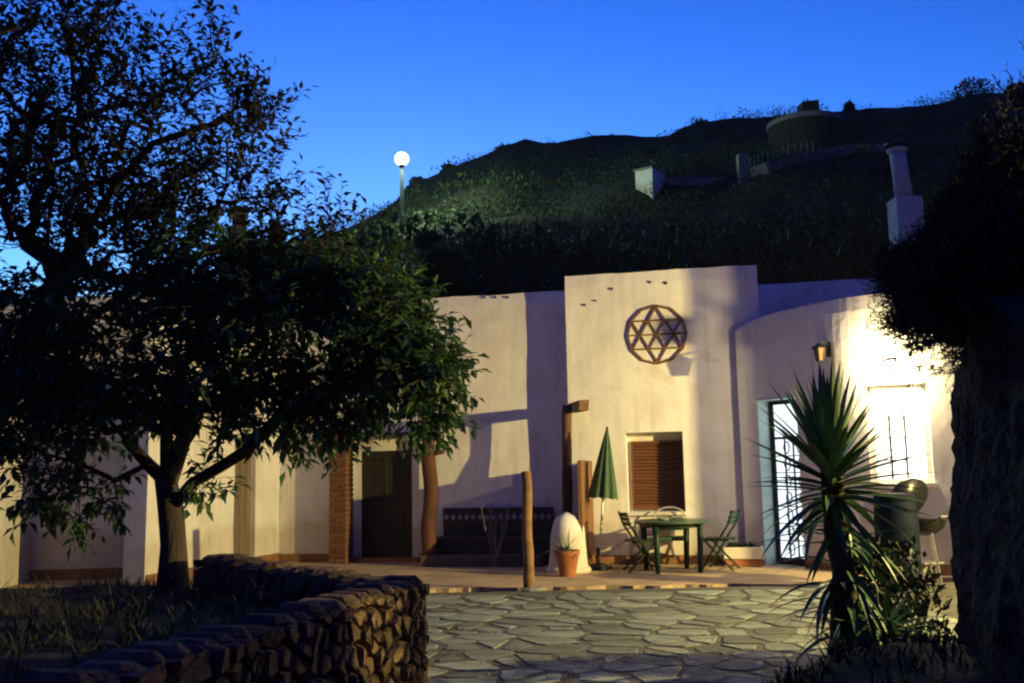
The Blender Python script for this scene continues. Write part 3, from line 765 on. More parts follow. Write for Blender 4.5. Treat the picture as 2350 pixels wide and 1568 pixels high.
# round garden table
q = at(1540, 1200, 14.75)
t = thing('garden_table', 'dark green round plastic table between the folding chairs', 'table', (q.x, q.y, 0), R(8))
TR = .54
MB().lathe([(TR - .03, .685), (TR, .70), (TR, .722), (TR - .02, .73), (.01, .73)], 40).build('tabletop', mat('green_tabletop', (.05, .095, .055), .35, .2, 6, .05, spec=.5), t)
MB().lathe([(TR - .13, .63), (TR - .12, .684)], 32).build('apron', GREENP, t)
for sx in (-1, 1):
    for sy in (-1, 1):
        m = MB(); m.tube([(sx * .33, sy * .33, .684), (sx * .32, sy * .32, .35), (sx * .31, sy * .31, 0)], [.05, .045, .038], 8); m.build('leg', GREENP, t, smooth=True)
# something small on the table
d = thing('ashtray', 'small pale dish on the green garden table', 'dish', (q.x - .12, q.y - .1, .731))
MB().lathe([(.05, 0), (.075, .012), (.08, .03), (.068, .03), (.05, .01)], 18).build('bowl', TILEL, d)

def folding_chair(label, loc, rz):
    """slatted folding chair, its sitter looks along local +y"""
    t = thing('folding_chair', label, 'chair', loc, rz, 'green folding chairs round the garden table')
    for s in (-1, 1):
        MB().tube([(s * .20, .22, 0), (s * .20, .0, .36), (s * .20, -.20, .66), (s * .20, -.27, .86)], .016, 6).build('back_post', GREENP, t)
        MB().tube([(s * .17, -.24, 0), (s * .17, .0, .24), (s * .17, .19, .44)], .016, 6).build('leg', GREENP, t)
    MB().box((0, .18, .07), (.38, .02, .025)).build('stretcher', GREENP, t); MB().box((0, -.19, .06), (.32, .02, .025)).build('stretcher', GREENP, t)
    for k in range(6): MB().box((0, -.16 + k * .07, .445), (.40, .055, .016)).build('seat_slat', GREENP, t)
    for k in range(3): MB().box((0, -.215 - .022 * k + .02, .68 + k * .068), (.39, .016, .055), Matrix.Rotation(R(-16), 3, 'X')).build('back_slat', GREENP, t)
    for s in (-1, 1): MB().box((s * .186, .01, .425), (.018, .40, .022)).build('seat_rail', GREENP, t)
    return t
c1 = at(1474, 1250, 14.85); folding_chair('green folding chair on the parasol side of the table', (c1.x - .02, c1.y, 0), R(-82))
c2 = at(1648, 1250, 14.9); folding_chair('green folding chair nearest the flower trough', (c2.x + .02, c2.y, 0), R(62))
# tube armchair behind the table
c3 = at(1540, 1250, 15.45)
t = thing('tube_armchair', 'round backed metal armchair behind the table under the shuttered window', 'chair', (c3.x, c3.y, 0), R(172))
WM = mat('pale_metal', (.45, .45, .40), .4, .2, 8, .05, metal=.3)
hoop = [(-.25, .22, .62)] + [(-.25, .1, .66)] + [(-.25 * math.cos(math.pi * i / 10), -.20 - .03 * math.sin(math.pi * i / 10), .66 + .22 * math.sin(math.pi * i / 10) ** .7) for i in range(11)] + [(.25, .1, .66), (.25, .22, .62)]
MB().tube(hoop, .014, 8).build('hoop_back', WM, t, smooth=True)
for s in (-1, 1):
    MB().tube([(s * .25, .22, .62), (s * .24, .22, .40), (s * .23, .24, 0)], .014, 6).build('leg', WM, t); MB().tube([(s * .24, -.20, .66), (s * .23, -.20, .40), (s * .22, -.27, 0)], .014, 6).build('leg', WM, t)
MB().box((0, .0, .42), (.46, .44, .05)).build('cushion', GREENF, t, bevel=.02); MB().box((0, -.205, .63), (.40, .03, .20)).build('back_panel', GREENF, t, bevel=.01)
for s in (-1, 1): MB().box((s * .235, .01, .40), (.02, .44, .02)).build('seat_rail', WM, t)

# flower trough against the rounded wing
ft0 = fac(1659, 1260, -.38); ft1 = fac(1752, 1260, -.38); L = ft1[0] - ft0[0]
t = thing('flower_trough', 'low white masonry trough of red flowers beside the glazed door', 'planter', fw(ft0[0], -.32, 0), FROT)
MB().box((L / 2, 0, .20), (L, .34, .17), jit=.006).build('trough', WHITE, t, bevel=.015); MB().box((L / 2, 0, .057), (L - .06, .29, .114)).build('plinth', TERRA, t)
MB().box((L / 2, 0, .287), (L - .08, .26, .012)).build('soil', SOIL, t)
rr = random.Random(21); m = MB(); m2_ = MB()
for k in range(70):
    b_ = Vector((rr.uniform(.08, L - .08), rr.uniform(-.10, .10), .28)); a = rr.uniform(0, 6.28)
    blade(m, b_, Vector((math.cos(a) * .7, math.sin(a) * .7, 1)), rr.uniform(.08, .17), .016, .8, 3)
for k in range(16):
    c = Vector((rr.uniform(.10, L * .75), rr.uniform(-.10, .10), rr.uniform(.34, .43)))
    for j in range(5):
        a = j * 1.2566; blade(m2_, c, Vector((math.cos(a), math.sin(a), .5)), .028, .012, .3, 2)
m.build('foliage', LEAF, t); m2_.build('petals', RED, t)

# lattice rosette on the middle block
uR, zR = fac(1508, 768, 0); rad = abs(fac(1577, 768, 0)[0] - fac(1439, 768, 0)[0]) / 2
t = thing('wall_rosette', 'round wooden star lattice hung on the middle block', 'wall ornament', fw(uR, -.024, zR), FROT)
LW = mat('lattice_wood', (.20, .10, .05), .75, .35, 9, .3)
def lath(p, q, w_, name, y=0.0, th=.02):
    p, q = Vector((p[0], 0, p[1])), Vector((q[0], 0, q[1])); d_ = q - p; a = math.atan2(d_.z, d_.x)
    MB().box((0, 0, 0), (d_.length, th, w_)).build(name, LW, t, loc=((p.x + q.x) / 2, y, (p.z + q.z) / 2)).rotation_euler = (0, -a, 0)
pol = lambda deg, r_=1.0: (rad * r_ * math.cos(R(deg)), rad * r_ * math.sin(R(deg)))
for k in range(12): lath(pol(30 * k, .985), pol(30 * k + 30, .985), .032, 'rim_segment', .001, .026)
for a, b in ((90, 210), (210, 330), (330, 90)): lath(pol(a, .96), pol(b, .96), .028, 'lath', -.002)
for a, b in ((270, 30), (30, 150), (150, 270)): lath(pol(a, .96), pol(b, .96), .027, 'lath', .004)
lath(pol(180, .96), pol(0, .96), .024, 'lath', .009)
for a in (60, 120): lath(pol(a, .57), pol(a + 180, .57), .025, 'lath', .0095 + .0005 * a / 60)

# ------------------------------------------------------------------ chimneys
def chimney(label, x, Y, z0, zs, zt, w, r, m, tilt=0):
    p = at(x, 600, Y); t = thing('chimney', label, 'chimney', (p.x, p.y, z0))
    MB().box((0, 0, (zs - z0) / 2), (w, w, zs - z0), jit=.012).build('stack', m, t, bevel=.03)
    H0, H1 = zs - z0, zt - z0
    MB().tube([(-.0, 0, H0 - .05), (tilt * .5, 0, (H0 + H1) / 2), (tilt, 0, H1)], [r * 1.12, r, r * 1.0], 16).build('flue', m, t, smooth=True)
    MB().lathe([(r * 1.15, H1 - .08), (r * 1.3, H1 - .03), (r * 1.25, H1)], 16, (tilt, 0, 0)).build('rim', m, t)
    MB().lathe([(r * 1.55, H1 + .06), (r * 1.5, H1 + .10), (r * .3, H1 + .17)], 16, (tilt, 0, 0)).build('cowl', IRON, t)
    for k in range(4):
        a = k * math.pi / 2 + .5; MB().tube([(tilt + r * math.cos(a), r * math.sin(a), H1 - .03), (tilt + r * math.cos(a), r * math.sin(a), H1 + .08)], .015, 4).build('cowl_leg', IRON, t)
    return t
chimney('white chimney with a dark cowl above the rounded wing', 2086, 17.3, 3.4, at(2080, 457, 17.3).z, at(2065, 342, 17.3).z, .48, .14, mat('dull_plaster', (.52, .52, .50), .9, .2, 3, .3), -.07)
chimney('dark chimney half hidden behind the tree crown', 548, 18.9, 3.9, at(548, 560, 18.9).z, at(548, 492, 18.9).z, .34, .14, mat('sooty_plaster', (.10, .075, .06), .9, .3, 5, .3))

# ------------------------------------------------------------------ raised bed with rubble walls
rs = random.Random(31)
C0 = Vector((-.64, 7.05, 0)); BED = [C0, Vector((-1.37, 4.56, 0)), Vector((-1.95, 2.4, 0)), Vector((-2.1, 1.2, 0))]
BACK = [C0, Vector((-1.62, 8.35, 0)), Vector((-2.84, 10.0, 0))]
WZ = .72
bedw = thing('bed_wall', 'low rubble stone wall of the raised bed beside the paved yard', 'stone wall', (C0.x, C0.y, 0))
def to_l(p): return Vector(p) - Vector((C0.x, C0.y, 0))
CAPM = []
def rubble(A, B, z0, z1, side, cw_, ch_, name='stone', core=True, thick=.30, sag=lambda s: 0, maxn=400):
    """rubble masonry on the wall A-B: side = +1 stones on the right of the direction A->B"""
    d = (B - A); L = d.length; d.normalize(); nrm = Vector((d.y, -d.x, 0)) * side
    if core:
        m = MB(); c = (A + B) / 2 - nrm * (thick / 2 + .02)
        m.box(to_l((c.x, c.y, (z0 + z1 - .05) / 2)), (L, thick - .06, z1 - z0 - .08), Matrix.Rotation(math.atan2(d.y, d.x), 3, 'Z')); m.build('core', SOIL, bedw)
    pts = []; z = z0 + ch_ / 2
    while z < z1:
        s = rs.uniform(0, cw_)
        while s < L:
            pts.append((s, z + rs.uniform(-.45, .45) * ch_)); s += cw_ * rs.uniform(.45, 1.7)
        z += ch_ * .92
    for c, poly in voronoi(pts, [(0, z0), (L, z0), (L, z1), (0, z1)], max(cw_, ch_) * 3.2):
        poly = inset(poly, rs.uniform(.004, .012))
        if len(poly) < 3: continue
        poly = chaikin(poly, .09); k = len(poly); out = rs.uniform(.015, .055)
        def P(q, f, o): 
            s = c[0] + (q[0] - c[0]) * f; zz = c[1] + (q[1] - c[1]) * f - sag(s)
            w3 = A + d * s + nrm * o; return to_l((w3.x, w3.y, zz))
        m = MB(); tl = (rs.uniform(-.3, .3), rs.uniform(-.3, .3))
        ring0 = [P(q, 1, -.09) for q in poly]; ring1 = [P(q, .98, out * .35) for q in poly]
        ring2 = [P(q, .80, out + rs.uniform(-.012, .012) + .45 * ((q[0] - c[0]) * tl[0] + (q[1] - c[1]) * tl[1])) for q in poly]
        m.add(ring0 + ring1 + ring2, [(i, (i + 1) % k, k + (i + 1) % k, k + i) for i in range(k)] + [(k + i, k + (i + 1) % k, 2 * k + (i + 1) % k, 2 * k + i) for i in range(k)] + [tuple(range(2 * k, 3 * k))])
        o = m.build(name, ROCKW, bedw)
rubble(BED[0], BED[1], -.1, WZ, -1, .105, .135)
rubble(BED[1], BED[2], -.1, WZ, -1, .14, .15)
rubble(BED[2], BED[3], -.1, WZ, -1, .3, .25)
INW = Vector((-.23, -.19, 0))
rubble(BACK[0] + INW, BACK[1] + INW, .3, WZ - .02, -1, .16, .13)
rubble(BACK[1] + INW, BACK[2] + INW, .3, WZ - .02, -1, .18, .14)
rubble(BACK[0], BACK[1], -.1, WZ - .02, 1, .3, .2, core=False)
def cap_row(path, z, w, step, inward):
    tot = []
    for A, B in zip(path, path[1:]):
        d = B - A; L = d.length; d.normalize(); nrm = Vector((d.y, -d.x, 0)) * inward; s = .0
        while s < L - .05:
            l = min(rs.uniform(.6, 1.4) * step, L - s)
            c = A + d * (s + l / 2) + nrm * (w / 2); m = MB(); k = 9; ring = []
            M = Matrix.Rotation(math.atan2(d.y, d.x), 3, 'Z')
            h = rs.uniform(.04, .085); prof = [(1.0, 0), (1.04, h * .5), (.72, h)]
            for f, zz in prof:
                for i in range(k):
                    a = 2 * math.pi * i / k; ex = 1 / max(abs(math.cos(a)), abs(math.sin(a))) ** .6
                    q = M @ Vector((l * .5 * ex * f * math.cos(a) * (1 + .1 * nz(i, s, z)), w * .52 * ex * f * math.sin(a) * (1 + .12 * nz(i, s * 3, 2)), 0))
                    ring.append(to_l((c.x + q.x, c.y + q.y, z - .03 + zz + .012 * nz(i * .7, s * 2, 4))))
            m.add(ring, [(r_ * k + i, r_ * k + (i + 1) % k, (r_ + 1) * k + (i + 1) % k, (r_ + 1) * k + i) for r_ in range(2) for i in range(k)] + [tuple(range(2 * k, 3 * k))])
            m.build('cap_stone', ROCKW, bedw); s += l + .012
cap_row(BED, WZ, .28, .17, 1); cap_row([BACK[0] + Vector((-.12, .14, 0)), BACK[1], BACK[2]], WZ - .02, .30, .30, -1)

def bed_z(x, y): return .42 + .07 * fbm(x * .8, y * .8, 2, 3) + .10 * sstep(9, 4, y) - .25 * sstep(10, 11.2, y)
mb = MB(); nx, ny = 56, 50
for j in range(ny + 1):
    yv = 1.0 + 10.6 * j / ny
    # right edge of the bed follows its walls
    pth = [Vector((-2.1, 1.0, 0))] + BED[::-1] + BACK[1:] + [Vector((-3.3, 11.6, 0))]
    xr = -2.1
    for a, b in zip(pth, pth[1:]):
        if a.y <= yv <= b.y: xr = a.x + (b.x - a.x) * (yv - a.y) / (b.y - a.y + 1e-9) - .2; break
    for i in range(nx + 1):
        xv = -9.5 + (xr + 9.5) * i / nx; mb.v.append((xv, yv, bed_z(xv, yv) + .02 * nz(xv * 5, yv * 5, 1)))
for j in range(ny):
    for i in range(nx): mb.f.append((j * (nx + 1) + i, j * (nx + 1) + i + 1, (j + 1) * (nx + 1) + i + 1, (j + 1) * (nx + 1) + i))
tag(mb.build('planting_bed', SOIL, smooth=True), 'dark soil of the raised bed under the tree', kind='structure')
# weeds and grass in the bed
m = MB(); rg = random.Random(77)
def grass_at(m, x, y, z, n, h, spread, w=.006):
    for _ in range(n):
        a = rg.uniform(0, 6.28); hh = h * rg.uniform(.5, 1.2)
        blade(m, (x + rg.uniform(-spread, spread), y + rg.uniform(-spread, spread), z - .02), Vector((math.cos(a) * .45, math.sin(a) * .45, 1)), hh, w, rg.uniform(.2, 1.3), 3)
for k in range(1900):
    y_ = rg.uniform(2.6, 11.0); x_ = rg.uniform(-.56 * y_ - .2, -.1)
    lim = None
    for a, b in zip(pth, pth[1:]):
        if a.y <= y_ <= b.y: lim = a.x + (b.x - a.x) * (y_ - a.y) / (b.y - a.y + 1e-9) - .32
    if lim is None or x_ > lim or fbm(x_ * .9, y_ * .9, 5, 3) < -.25: continue
    grass_at(m, x_, y_, bed_z(x_, y_), 5, rg.uniform(.08, .24), .07)
for k in range(260):
    y_ = rg.uniform(5.6, 9.5); x_ = rg.uniform(-.55, .35) + .25 * rg.random() * (9.5 - y_)
    if x_ / y_ < -.085 or fbm(x_ * 1.5, y_ * 1.5, 3, 2) < .0: continue
    grass_at(m, x_, y_, PZ - .005, 4, rg.uniform(.02, .05), .05, .004)
tag(m.build('grass', mat('dry_grass', (.05, .055, .02), .8, .5, 2, 0)), 'short weeds and dry grass in the raised bed', 'grass', kind='stuff')

# ------------------------------------------------------------------ trees
def leaf_mesh(m, p, d, up, L, w):
    d = d.normalized(); side = d.cross(up)
    if side.length < .1: side = d.orthogonal()
    side.normalize(); n_ = side.cross(d)
    a = p + d * (L * .08); b1_ = p + d * (L * .45) + side * w + n_ * w * .35; b2_ = p + d * (L * .45) - side * w + n_ * w * .35; c = p + d * L - n_ * L * .10; mid = p + d * (L * .5)
    o = len(m.v); m.v += [tuple(a), tuple(b1_), tuple(c), tuple(b2_), tuple(mid)]
    m.f += [(o, o + 1, o + 4), (o + 1, o + 2, o + 4), (o + 2, o + 3, o + 4), (o + 3, o, o + 4)]
def tree(name, label, base, trunk, blobs, leafL, leafmat, seed, tipdir, twig=.38, per=9, trunk_r=.14, limbs=(), group=None, minr=.0045):
    """trunk: points from the base; limbs: extra polylines of thick branches (world); blobs: (centre, radii, n clusters)"""
    rr = random.Random(seed); root = thing(name, label, 'tree', base, group=group); B0 = Vector(base)
    nodes = [Vector(p) for p in trunk]; par = [-1] + list(range(len(trunk) - 1))
    start = len(nodes) - 1
    for lm in limbs:
        prev = min(range(len(trunk)), key=lambda i: (nodes[i] - Vector(lm[0])).length)
        for p in lm[1:]:
            nodes.append(Vector(p)); par.append(prev); prev = len(nodes) - 1
    first_free = max(1, len(trunk) - 2)
    cl = []
    for c, r, n_ in blobs:
        for _ in range(n_):
            while True:
                v = Vector((rr.uniform(-1, 1), rr.uniform(-1, 1), rr.uniform(-1, 1)))
                if v.length <= 1: break
            v *= (.55 + .45 * rr.random()) / max(v.length, .3) if rr.random() < .45 else 1
            cl.append(Vector(c) + Vector((v.x * r[0], v.y * r[1], v.z * r[2])))
    fork = nodes[start]
    cl.sort(key=lambda p: (p - fork).length)
    tips = []
    for p in cl:
        best = min(range(first_free, len(nodes)), key=lambda i: (nodes[i] - p).length + .12 * (nodes[i] - fork).length * (1 if i > 0 else 0))
        q = nodes[best]; dist = (p - q).length; k = max(1, int(dist / .22)); prev = best
        bend = Vector((rr.uniform(-1, 1), rr.uniform(-1, 1), rr.uniform(-.2, 1))) * dist * .16
        for i in range(1, k + 1):
            t_ = i / k; nodes.append(q.lerp(p, t_) + bend * math.sin(math.pi * t_)); par.append(prev); prev = len(nodes) - 1
        tips.append((prev, (nodes[prev] - nodes[par[prev]]).normalized()))
    # pipe model radii
    cnt = [0.0] * len(nodes)
    for i, _ in tips: cnt[i] += 1
    for i in range(len(nodes) - 1, 0, -1): cnt[par[i]] += cnt[i]
    tot = cnt[0]; kids = [[] for _ in nodes]
    for i in range(1, len(nodes)): kids[par[i]].append(i)
    rad_ = [max(minr, trunk_r * (max(c, .5) / tot) ** .47) for c in cnt]
    tm, bm_ = MB(), MB(); done = set()
    def chain(i):
        ch = [i]
        while kids[ch[-1]]:
            ch.append(max(kids[ch[-1]], key=lambda q: cnt[q]))
        return ch
    stack = [0]
    while stack:
        i = stack.pop(); ch = chain(i)
        pts = [nodes[q] for q in ch]; rs_ = [rad_[q] for q in ch]
        if i != 0: pts = [nodes[par[i]]] + pts; rs_ = [min(rad_[par[i]], rs_[0] * 1.15)] + rs_
        else: rs_[0] *= 1.35
        main = rs_[0] > .022
        (tm if main else bm_).tube([p - B0 for p in pts], rs_, 9 if rs_[0] > .05 else (6 if main else 4), cap=main)
        inch = set(ch)
        for q in ch:
            for c in kids[q]:
                if c not in inch: stack.append(c)
    tm.build('trunk', BARK, root, smooth=True)
    lm_ = MB()
    for i, d0 in tips:
        p0 = nodes[i]
        for tw in range(rr.choice((2, 3, 3, 4))):
            d = (d0 * .7 + Vector((rr.uniform(-1, 1), rr.uniform(-1, 1), rr.uniform(-1, 1))) * .8 + Vector(tipdir)).normalized()
            L = twig * rr.uniform(.6, 1.25); pts = [p0]; q = p0.copy(); dd = d.copy()
            for s in range(4):
                dd = (dd + Vector((rr.uniform(-.25, .25), rr.uniform(-.25, .25), rr.uniform(-.2, .2))) + Vector(tipdir) * .12).normalized(); q = q + dd * L / 4; pts.append(q)
            bm_.tube([x - B0 for x in pts], [.004, .0035, .003, .0025, .002], 3, cap=False)
            np_ = max(3, int(per * rr.uniform(.6, 1.3)))
            for s in range(np_):
                f = (.15 + .85 * s / (np_ - 1)) * 3.999; a = int(f); pp = pts[a].lerp(pts[a + 1], f - a); tg = (pts[a + 1] - pts[a]).normalized()
                side = Vector((rr.uniform(-1, 1), rr.uniform(-1, 1), rr.uniform(-.7, .5))); side = (side - tg * side.dot(tg) * .6)
                if side.length < .1: continue
                ld = (side.normalized() * .8 + tg * .65 + Vector((0, 0, -.18))).normalized()
                ll = leafL * rr.uniform(.6, 1.2); leaf_mesh(lm_, pp - B0, ld, Vector((rr.uniform(-.5, .5), rr.uniform(-.5, .5), 1)).normalized(), ll, ll * rr.uniform(.17, .25))
    bm_.build('twigs', BARK, root)['kind'] = 'stuff'
    cr = lm_.build('crown', leafmat, root); cr['kind'] = 'stuff'
    return root
def bl(x, y, Y, rx, ry, rd, n_): 
    c = at(x, y, Y); k = Y / FPX; return (c, (rx * k, rd, ry * k), n_)
b = on_floor(397, 1352, .40); TY = b.y
def atl(x, y, dy=0): return at(x, y, TY + dy)
trunk = [(b.x, b.y, .30), atl(398, 1250), atl(392, 1170), atl(382, 1105), atl(398, 1050, -.1)]
limbs = [[atl(392, 1170), atl(440, 1110, -.15), atl(500, 1075, -.3), atl(565, 1035, -.5), atl(640, 960, -.7), atl(740, 890, -.9)],
         [atl(382, 1105), atl(340, 1065, .1), atl(290, 1010, .1), atl(220, 930, 0)],
         [atl(382, 1105), atl(420, 1010, -.3), atl(450, 900, -.4), atl(500, 760, -.5)],
         [atl(382, 1105), atl(380, 980, -.2), atl(330, 830, -.2), atl(280, 680, -.1)]]
tree('broadleaf_tree', 'dark broadleaf tree with forked trunk growing in the raised bed', (b.x, b.y, .3), trunk,
     [bl(300, 800, TY - .2, 300, 185, .9, 165), bl(640, 790, TY - .6, 230, 175, .9, 145), bl(880, 790, TY - .9, 110, 130, .5, 95), bl(975, 870, TY - 1.1, 75, 70, .35, 34),
      bl(1010, 850, TY - 1.1, 40, 25, .2, 8), bl(800, 670, TY - .6, 160, 65, .5, 70), bl(520, 640, TY - .3, 220, 90, .8, 100), bl(760, 940, TY - .8, 120, 55, .4, 45), bl(640, 980, TY - .6, 60, 40, .3, 16),
      bl(120, 960, TY - .1, 150, 130, .6, 85), bl(170, 1130, TY - .2, 110, 80, .4, 24), bl(80, 800, TY, 120, 150, .7, 90), bl(480, 1110, TY - .1, 40, 30, .2, 6), bl(420, 930, TY - .4, 180, 70, .5, 60),
      bl(965, 950, TY - 1.0, 50, 40, .3, 14)],
     .155, LEAF, 11, (.05, -.05, -.02), .34, 8, .125, limbs)
# taller, finer leaved tree behind it
T2 = at(-90, 1300, 10.6); t2b = (T2.x, 10.6, .25)
def at2(x, y, dy=0): return at(x, y, 10.6 + dy)
tree('almond_tree', 'tall fine leaved tree with upright twigs against the sky', t2b, [t2b, at2(-70, 1150), at2(-30, 1000), at2(40, 850), at2(110, 700)],
     [bl(110, 120, 10.4, 150, 200, .9, 62), bl(250, 180, 10.4, 90, 200, .8, 44), bl(300, 340, 10.3, 200, 140, .9, 68), bl(110, 450, 10.4, 180, 170, .9, 105), bl(310, 540, 10.3, 220, 110, .9, 120),
      bl(500, 240, 10.2, 90, 60, .5, 18), bl(560, 310, 10.1, 70, 110, .5, 20), bl(450, 470, 10.2, 90, 100, .5, 26), bl(600, 480, 10.1, 60, 120, .4, 19), bl(400, 150, 10.2, 60, 100, .4, 11), bl(620, 600, 10.1, 90, 60, .4, 24),
      bl(720, 570, 10.0, 50, 40, .3, 11), bl(20, 250, 10.4, 80, 260, .6, 40), bl(480, 100, 10.2, 30, 60, .2, 5), bl(770, 520, 10, 25, 30, .2, 3)],
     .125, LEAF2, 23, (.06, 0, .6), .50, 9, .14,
     [[at2(120, 700), at2(180, 560, -.1), at2(260, 430, -.2), at2(350, 330, -.3), at2(470, 290, -.4), at2(560, 240, -.4)], [at2(120, 700), at2(110, 520), at2(130, 350), at2(120, 180), at2(110, 0)],
      [at2(90, 850), at2(220, 720, -.2), at2(380, 620, -.3), at2(520, 560, -.4), at2(640, 520, -.5)]], minr=.005)

# ------------------------------------------------------------------ scrub on the hill
rh_ = random.Random(5)
def clump(m, c, r, h, n_, leaf, rr, spiky=0.0):
    c = Vector(c)
    for _ in range(n_):
        a = rr.uniform(0, 6.28); q = r * math.sqrt(rr.random()); z = h * rr.random()
        f = math.sqrt(max(0, 1 - (z / h) ** 2)) if h > 0 else 1
        p = c + Vector((q * math.cos(a) * (.35 + .65 * f), q * math.sin(a) * (.35 + .65 * f), z))
        d = Vector((rr.uniform(-1, 1), rr.uniform(-1, 1), rr.uniform(-.2, 1) + spiky)).normalized()
        L = leaf * rr.uniform(.6, 1.4); leaf_mesh(m, p, d, Vector((rr.uniform(-1, 1), rr.uniform(-1, 1), 1)).normalized(), L, L * (.22 if spiky < 1 else .09))
m = MB()
for k in range(5200):
    Y = rh_.uniform(20.5, 55); X = rh_.uniform(-.42, .62) * Y
    dens = fbm(X * .15, Y * .15, 8, 3)
    if dens < -.8: continue
    s = (.35 + .7 * rh_.random()) * (1 if Y > 26 else .8)
    clump(m, (X, Y, hill(X, Y) - .1), .55 * s, .75 * s, 30, .17 * s, rh_, .3 if rh_.random() < .6 else 1.2)
for k in range(420):
    Y = rh_.uniform(20.3, 27); X = rh_.uniform(-.2, .55) * Y; s = rh_.uniform(.6, 1.3)
    clump(m, (X, Y, hill(X, Y) - .1), .6 * s, 1.0 * s, 34, .24 * s, rh_, rh_.choice((.1, .5, 1.3)))
tag(m.build('scrub', SCRUB), 'low scrub and tufts covering the dark hillside', 'scrub', kind='stuff')
# tall reeds right behind the roof
m = MB()
for k in range(300):
    x = rh_.uniform(900, 2300); Y = rh_.uniform(21, 27); p = at(x, 560, Y); z = hill(p.x, Y)
    for j in range(5):
        blade(m, (p.x + rh_.uniform(-.2, .2), Y, z), Vector((rh_.uniform(-.3, .3), rh_.uniform(-.3, .3), 1)), rh_.uniform(.3, 1.3) * (1 + nz(p.x * .8, Y, 2)), .035, rh_.uniform(.1, 1.6), 3)
tag(m.build('reeds', mat('reed', (.022, .034, .015), .7, .5, 1, 0)), 'dark upright reeds on the slope just above the roofs', 'reeds', kind='stuff')
def shrub(label, x, y, w_px, h_px, Y, n_, leaf, group, m_=SCRUB, name='hill_bush', spiky=.2):
    if Y is None:
        p = hit_hill(x, y); p = p if p else at(x, y, 59.5)
    else: p = at(x, y, Y)
    k = p.y / FPX; t = thing(name, label, 'bush', (p.x, p.y, p.z - .15), group=group)
    mm = MB(); r_, h_ = w_px * k / 2, h_px * k + .15; rr = random.Random(int(x * 7 + y)); clump(mm, (0, 0, 0), r_, h_, n_, leaf, rr, spiky); mm.build('foliage', m_, t)
    st = MB(); 
    for j in range(5): st.tube([(0, 0, -.2), (rr.uniform(-.3, .3) * r_, rr.uniform(-.3, .3) * r_, h_ * .55)], [.06, .03], 5)
    st.build('stems', BARK, t)
    return t
GR = 'bushes along the skyline of the hill'
for x, y, w_, h_, lab in ((1160, 352, 75, 18, 'wide low bush on the skyline above the slope shoulder'), (1405, 336, 34, 24, 'small round bush on the skyline near mid ridge'), (1607, 306, 55, 30, 'pointed bush on the skyline left of the ruin'),
                          (1660, 298, 26, 14, 'tiny bush on the skyline just left of the ruin'), (1950, 258, 26, 24, 'small pointed bush on the skyline right of the ruin'), (1465, 332, 30, 12, 'flat bush on the skyline between two rounder ones'), (1030, 392, 40, 14, 'low bush on the steep shoulder by the street lamp'),
                          (960, 428, 50, 20, 'bush where the shoulder drops beside the street lamp'), (2235, 218, 110, 34, 'large dark bush on the highest part of the skyline'), (2335, 216, 60, 24, 'dark bush on the skyline at the picture edge')):
    p = at(x, y, RY - .3); shrub(lab, x, y + 6, w_, h_ + 3, RY - .4, 750, .24, GR)
G2 = 'leafy shrubs behind the low roof'
for x, y, w_, h_, Y, lab in ((760, 690, 190, 120, 20.2, 'leafy shrub behind the low roof beside the tree crown'), (900, 670, 180, 105, 20.8, 'leafy shrub behind the low roof under the street lamp'), (1020, 660, 130, 80, 21.2, 'leafy shrub behind the low roof nearest the middle block'), (985, 600, 80, 55, 24, 'bright green shrub on the slope beside the lamp pole'), (860, 600, 120, 50, 25, 'pale green shrub on the slope left of the lamp pole')):
    shrub(lab, x, y, w_, h_, Y, 620, .26, G2, LEAF, 'leafy_shrub', .4)

# ------------------------------------------------------------------ buildings up the hill
p = hit_hill(1482, 442); k = p.y / FPX
t = thing('hillside_cottage', 'small pale lit cottage half way up the dark hill', 'cottage', (p.x, p.y, p.z - .3), R(-38))
MB().box((0, .3, -.15), (.72, .9, 2.5), jit=.06).build('gable_wall', WHITE, t); MB().box((0, .3, 1.14), (.80, .96, .07)).build('roof', mat('grey_plaster', (.20, .20, .18), .9, .3, 2, .3), t)
lw = MB().box((2.6, .6, -.3), (4.4, .5, 2.5), jit=.05).build('long_wall', mat('grey_plaster', (.20, .20, .18), .9, .3, 2, .3), t); lw.rotation_euler = (0, 0, R(38))
pA = [hit_hill(x, y) for x, y in ((1712, 408), (1760, 392), (1820, 372), (1890, 358), (1960, 350), (2040, 346))]
t = thing('retaining_wall', 'pale curved parapet wall climbing the hill below the ruin', 'wall', pA[0])
m = MB()
for a, b_ in zip(pA, pA[1:]):
    d = b_ - a; c = (a + b_) / 2 - pA[0]; M = Vector((1, 0, 0)).rotation_difference(d).to_matrix(); m.box(c + Vector((0, 0, .05)), (d.length + .05, .3, .42), M)
m.build('parapet', mat('pale_plaster', (.22, .22, .18), .9, .2, 2, .3), t)
MB().box((-.1, 0, .1), (.36, .4, 1.5)).build('pillar', mat('pale_plaster', (.22, .22, .18), .9, .2, 2, .3), t)
post = MB().box((0, 0, 0), (.05, .05, .5)).data('baluster', mat('pale_plaster', (.22, .22, .18)))
for i in range(16):
    f = i / 15 * 2.999; a = int(f); c = pA[a].lerp(pA[a + 1], f - a) - pA[0]; link('baluster', post, t, c + Vector((0, .5, .55)))
p = hit_hill(1875, 338); k = p.y / FPX; wr = 92 * k
t = thing('hilltop_ruin', 'round walled ruin with a box tower on the hill crest', 'ruin', (p.x, p.y + wr * .9, p.z - .5))
zt2 = at(1875, 300, p.y + 2).z - p.z + .4
MB().lathe([(wr, 0), (wr * .98, zt2 * .55), (wr * .96, zt2), (wr * .90, zt2), (wr * .88, zt2 - .3)], 30, wob=.06).build('round_wall', mat('ruin_stone', (.045, .042, .028), .95, .4, 2, .5), t)
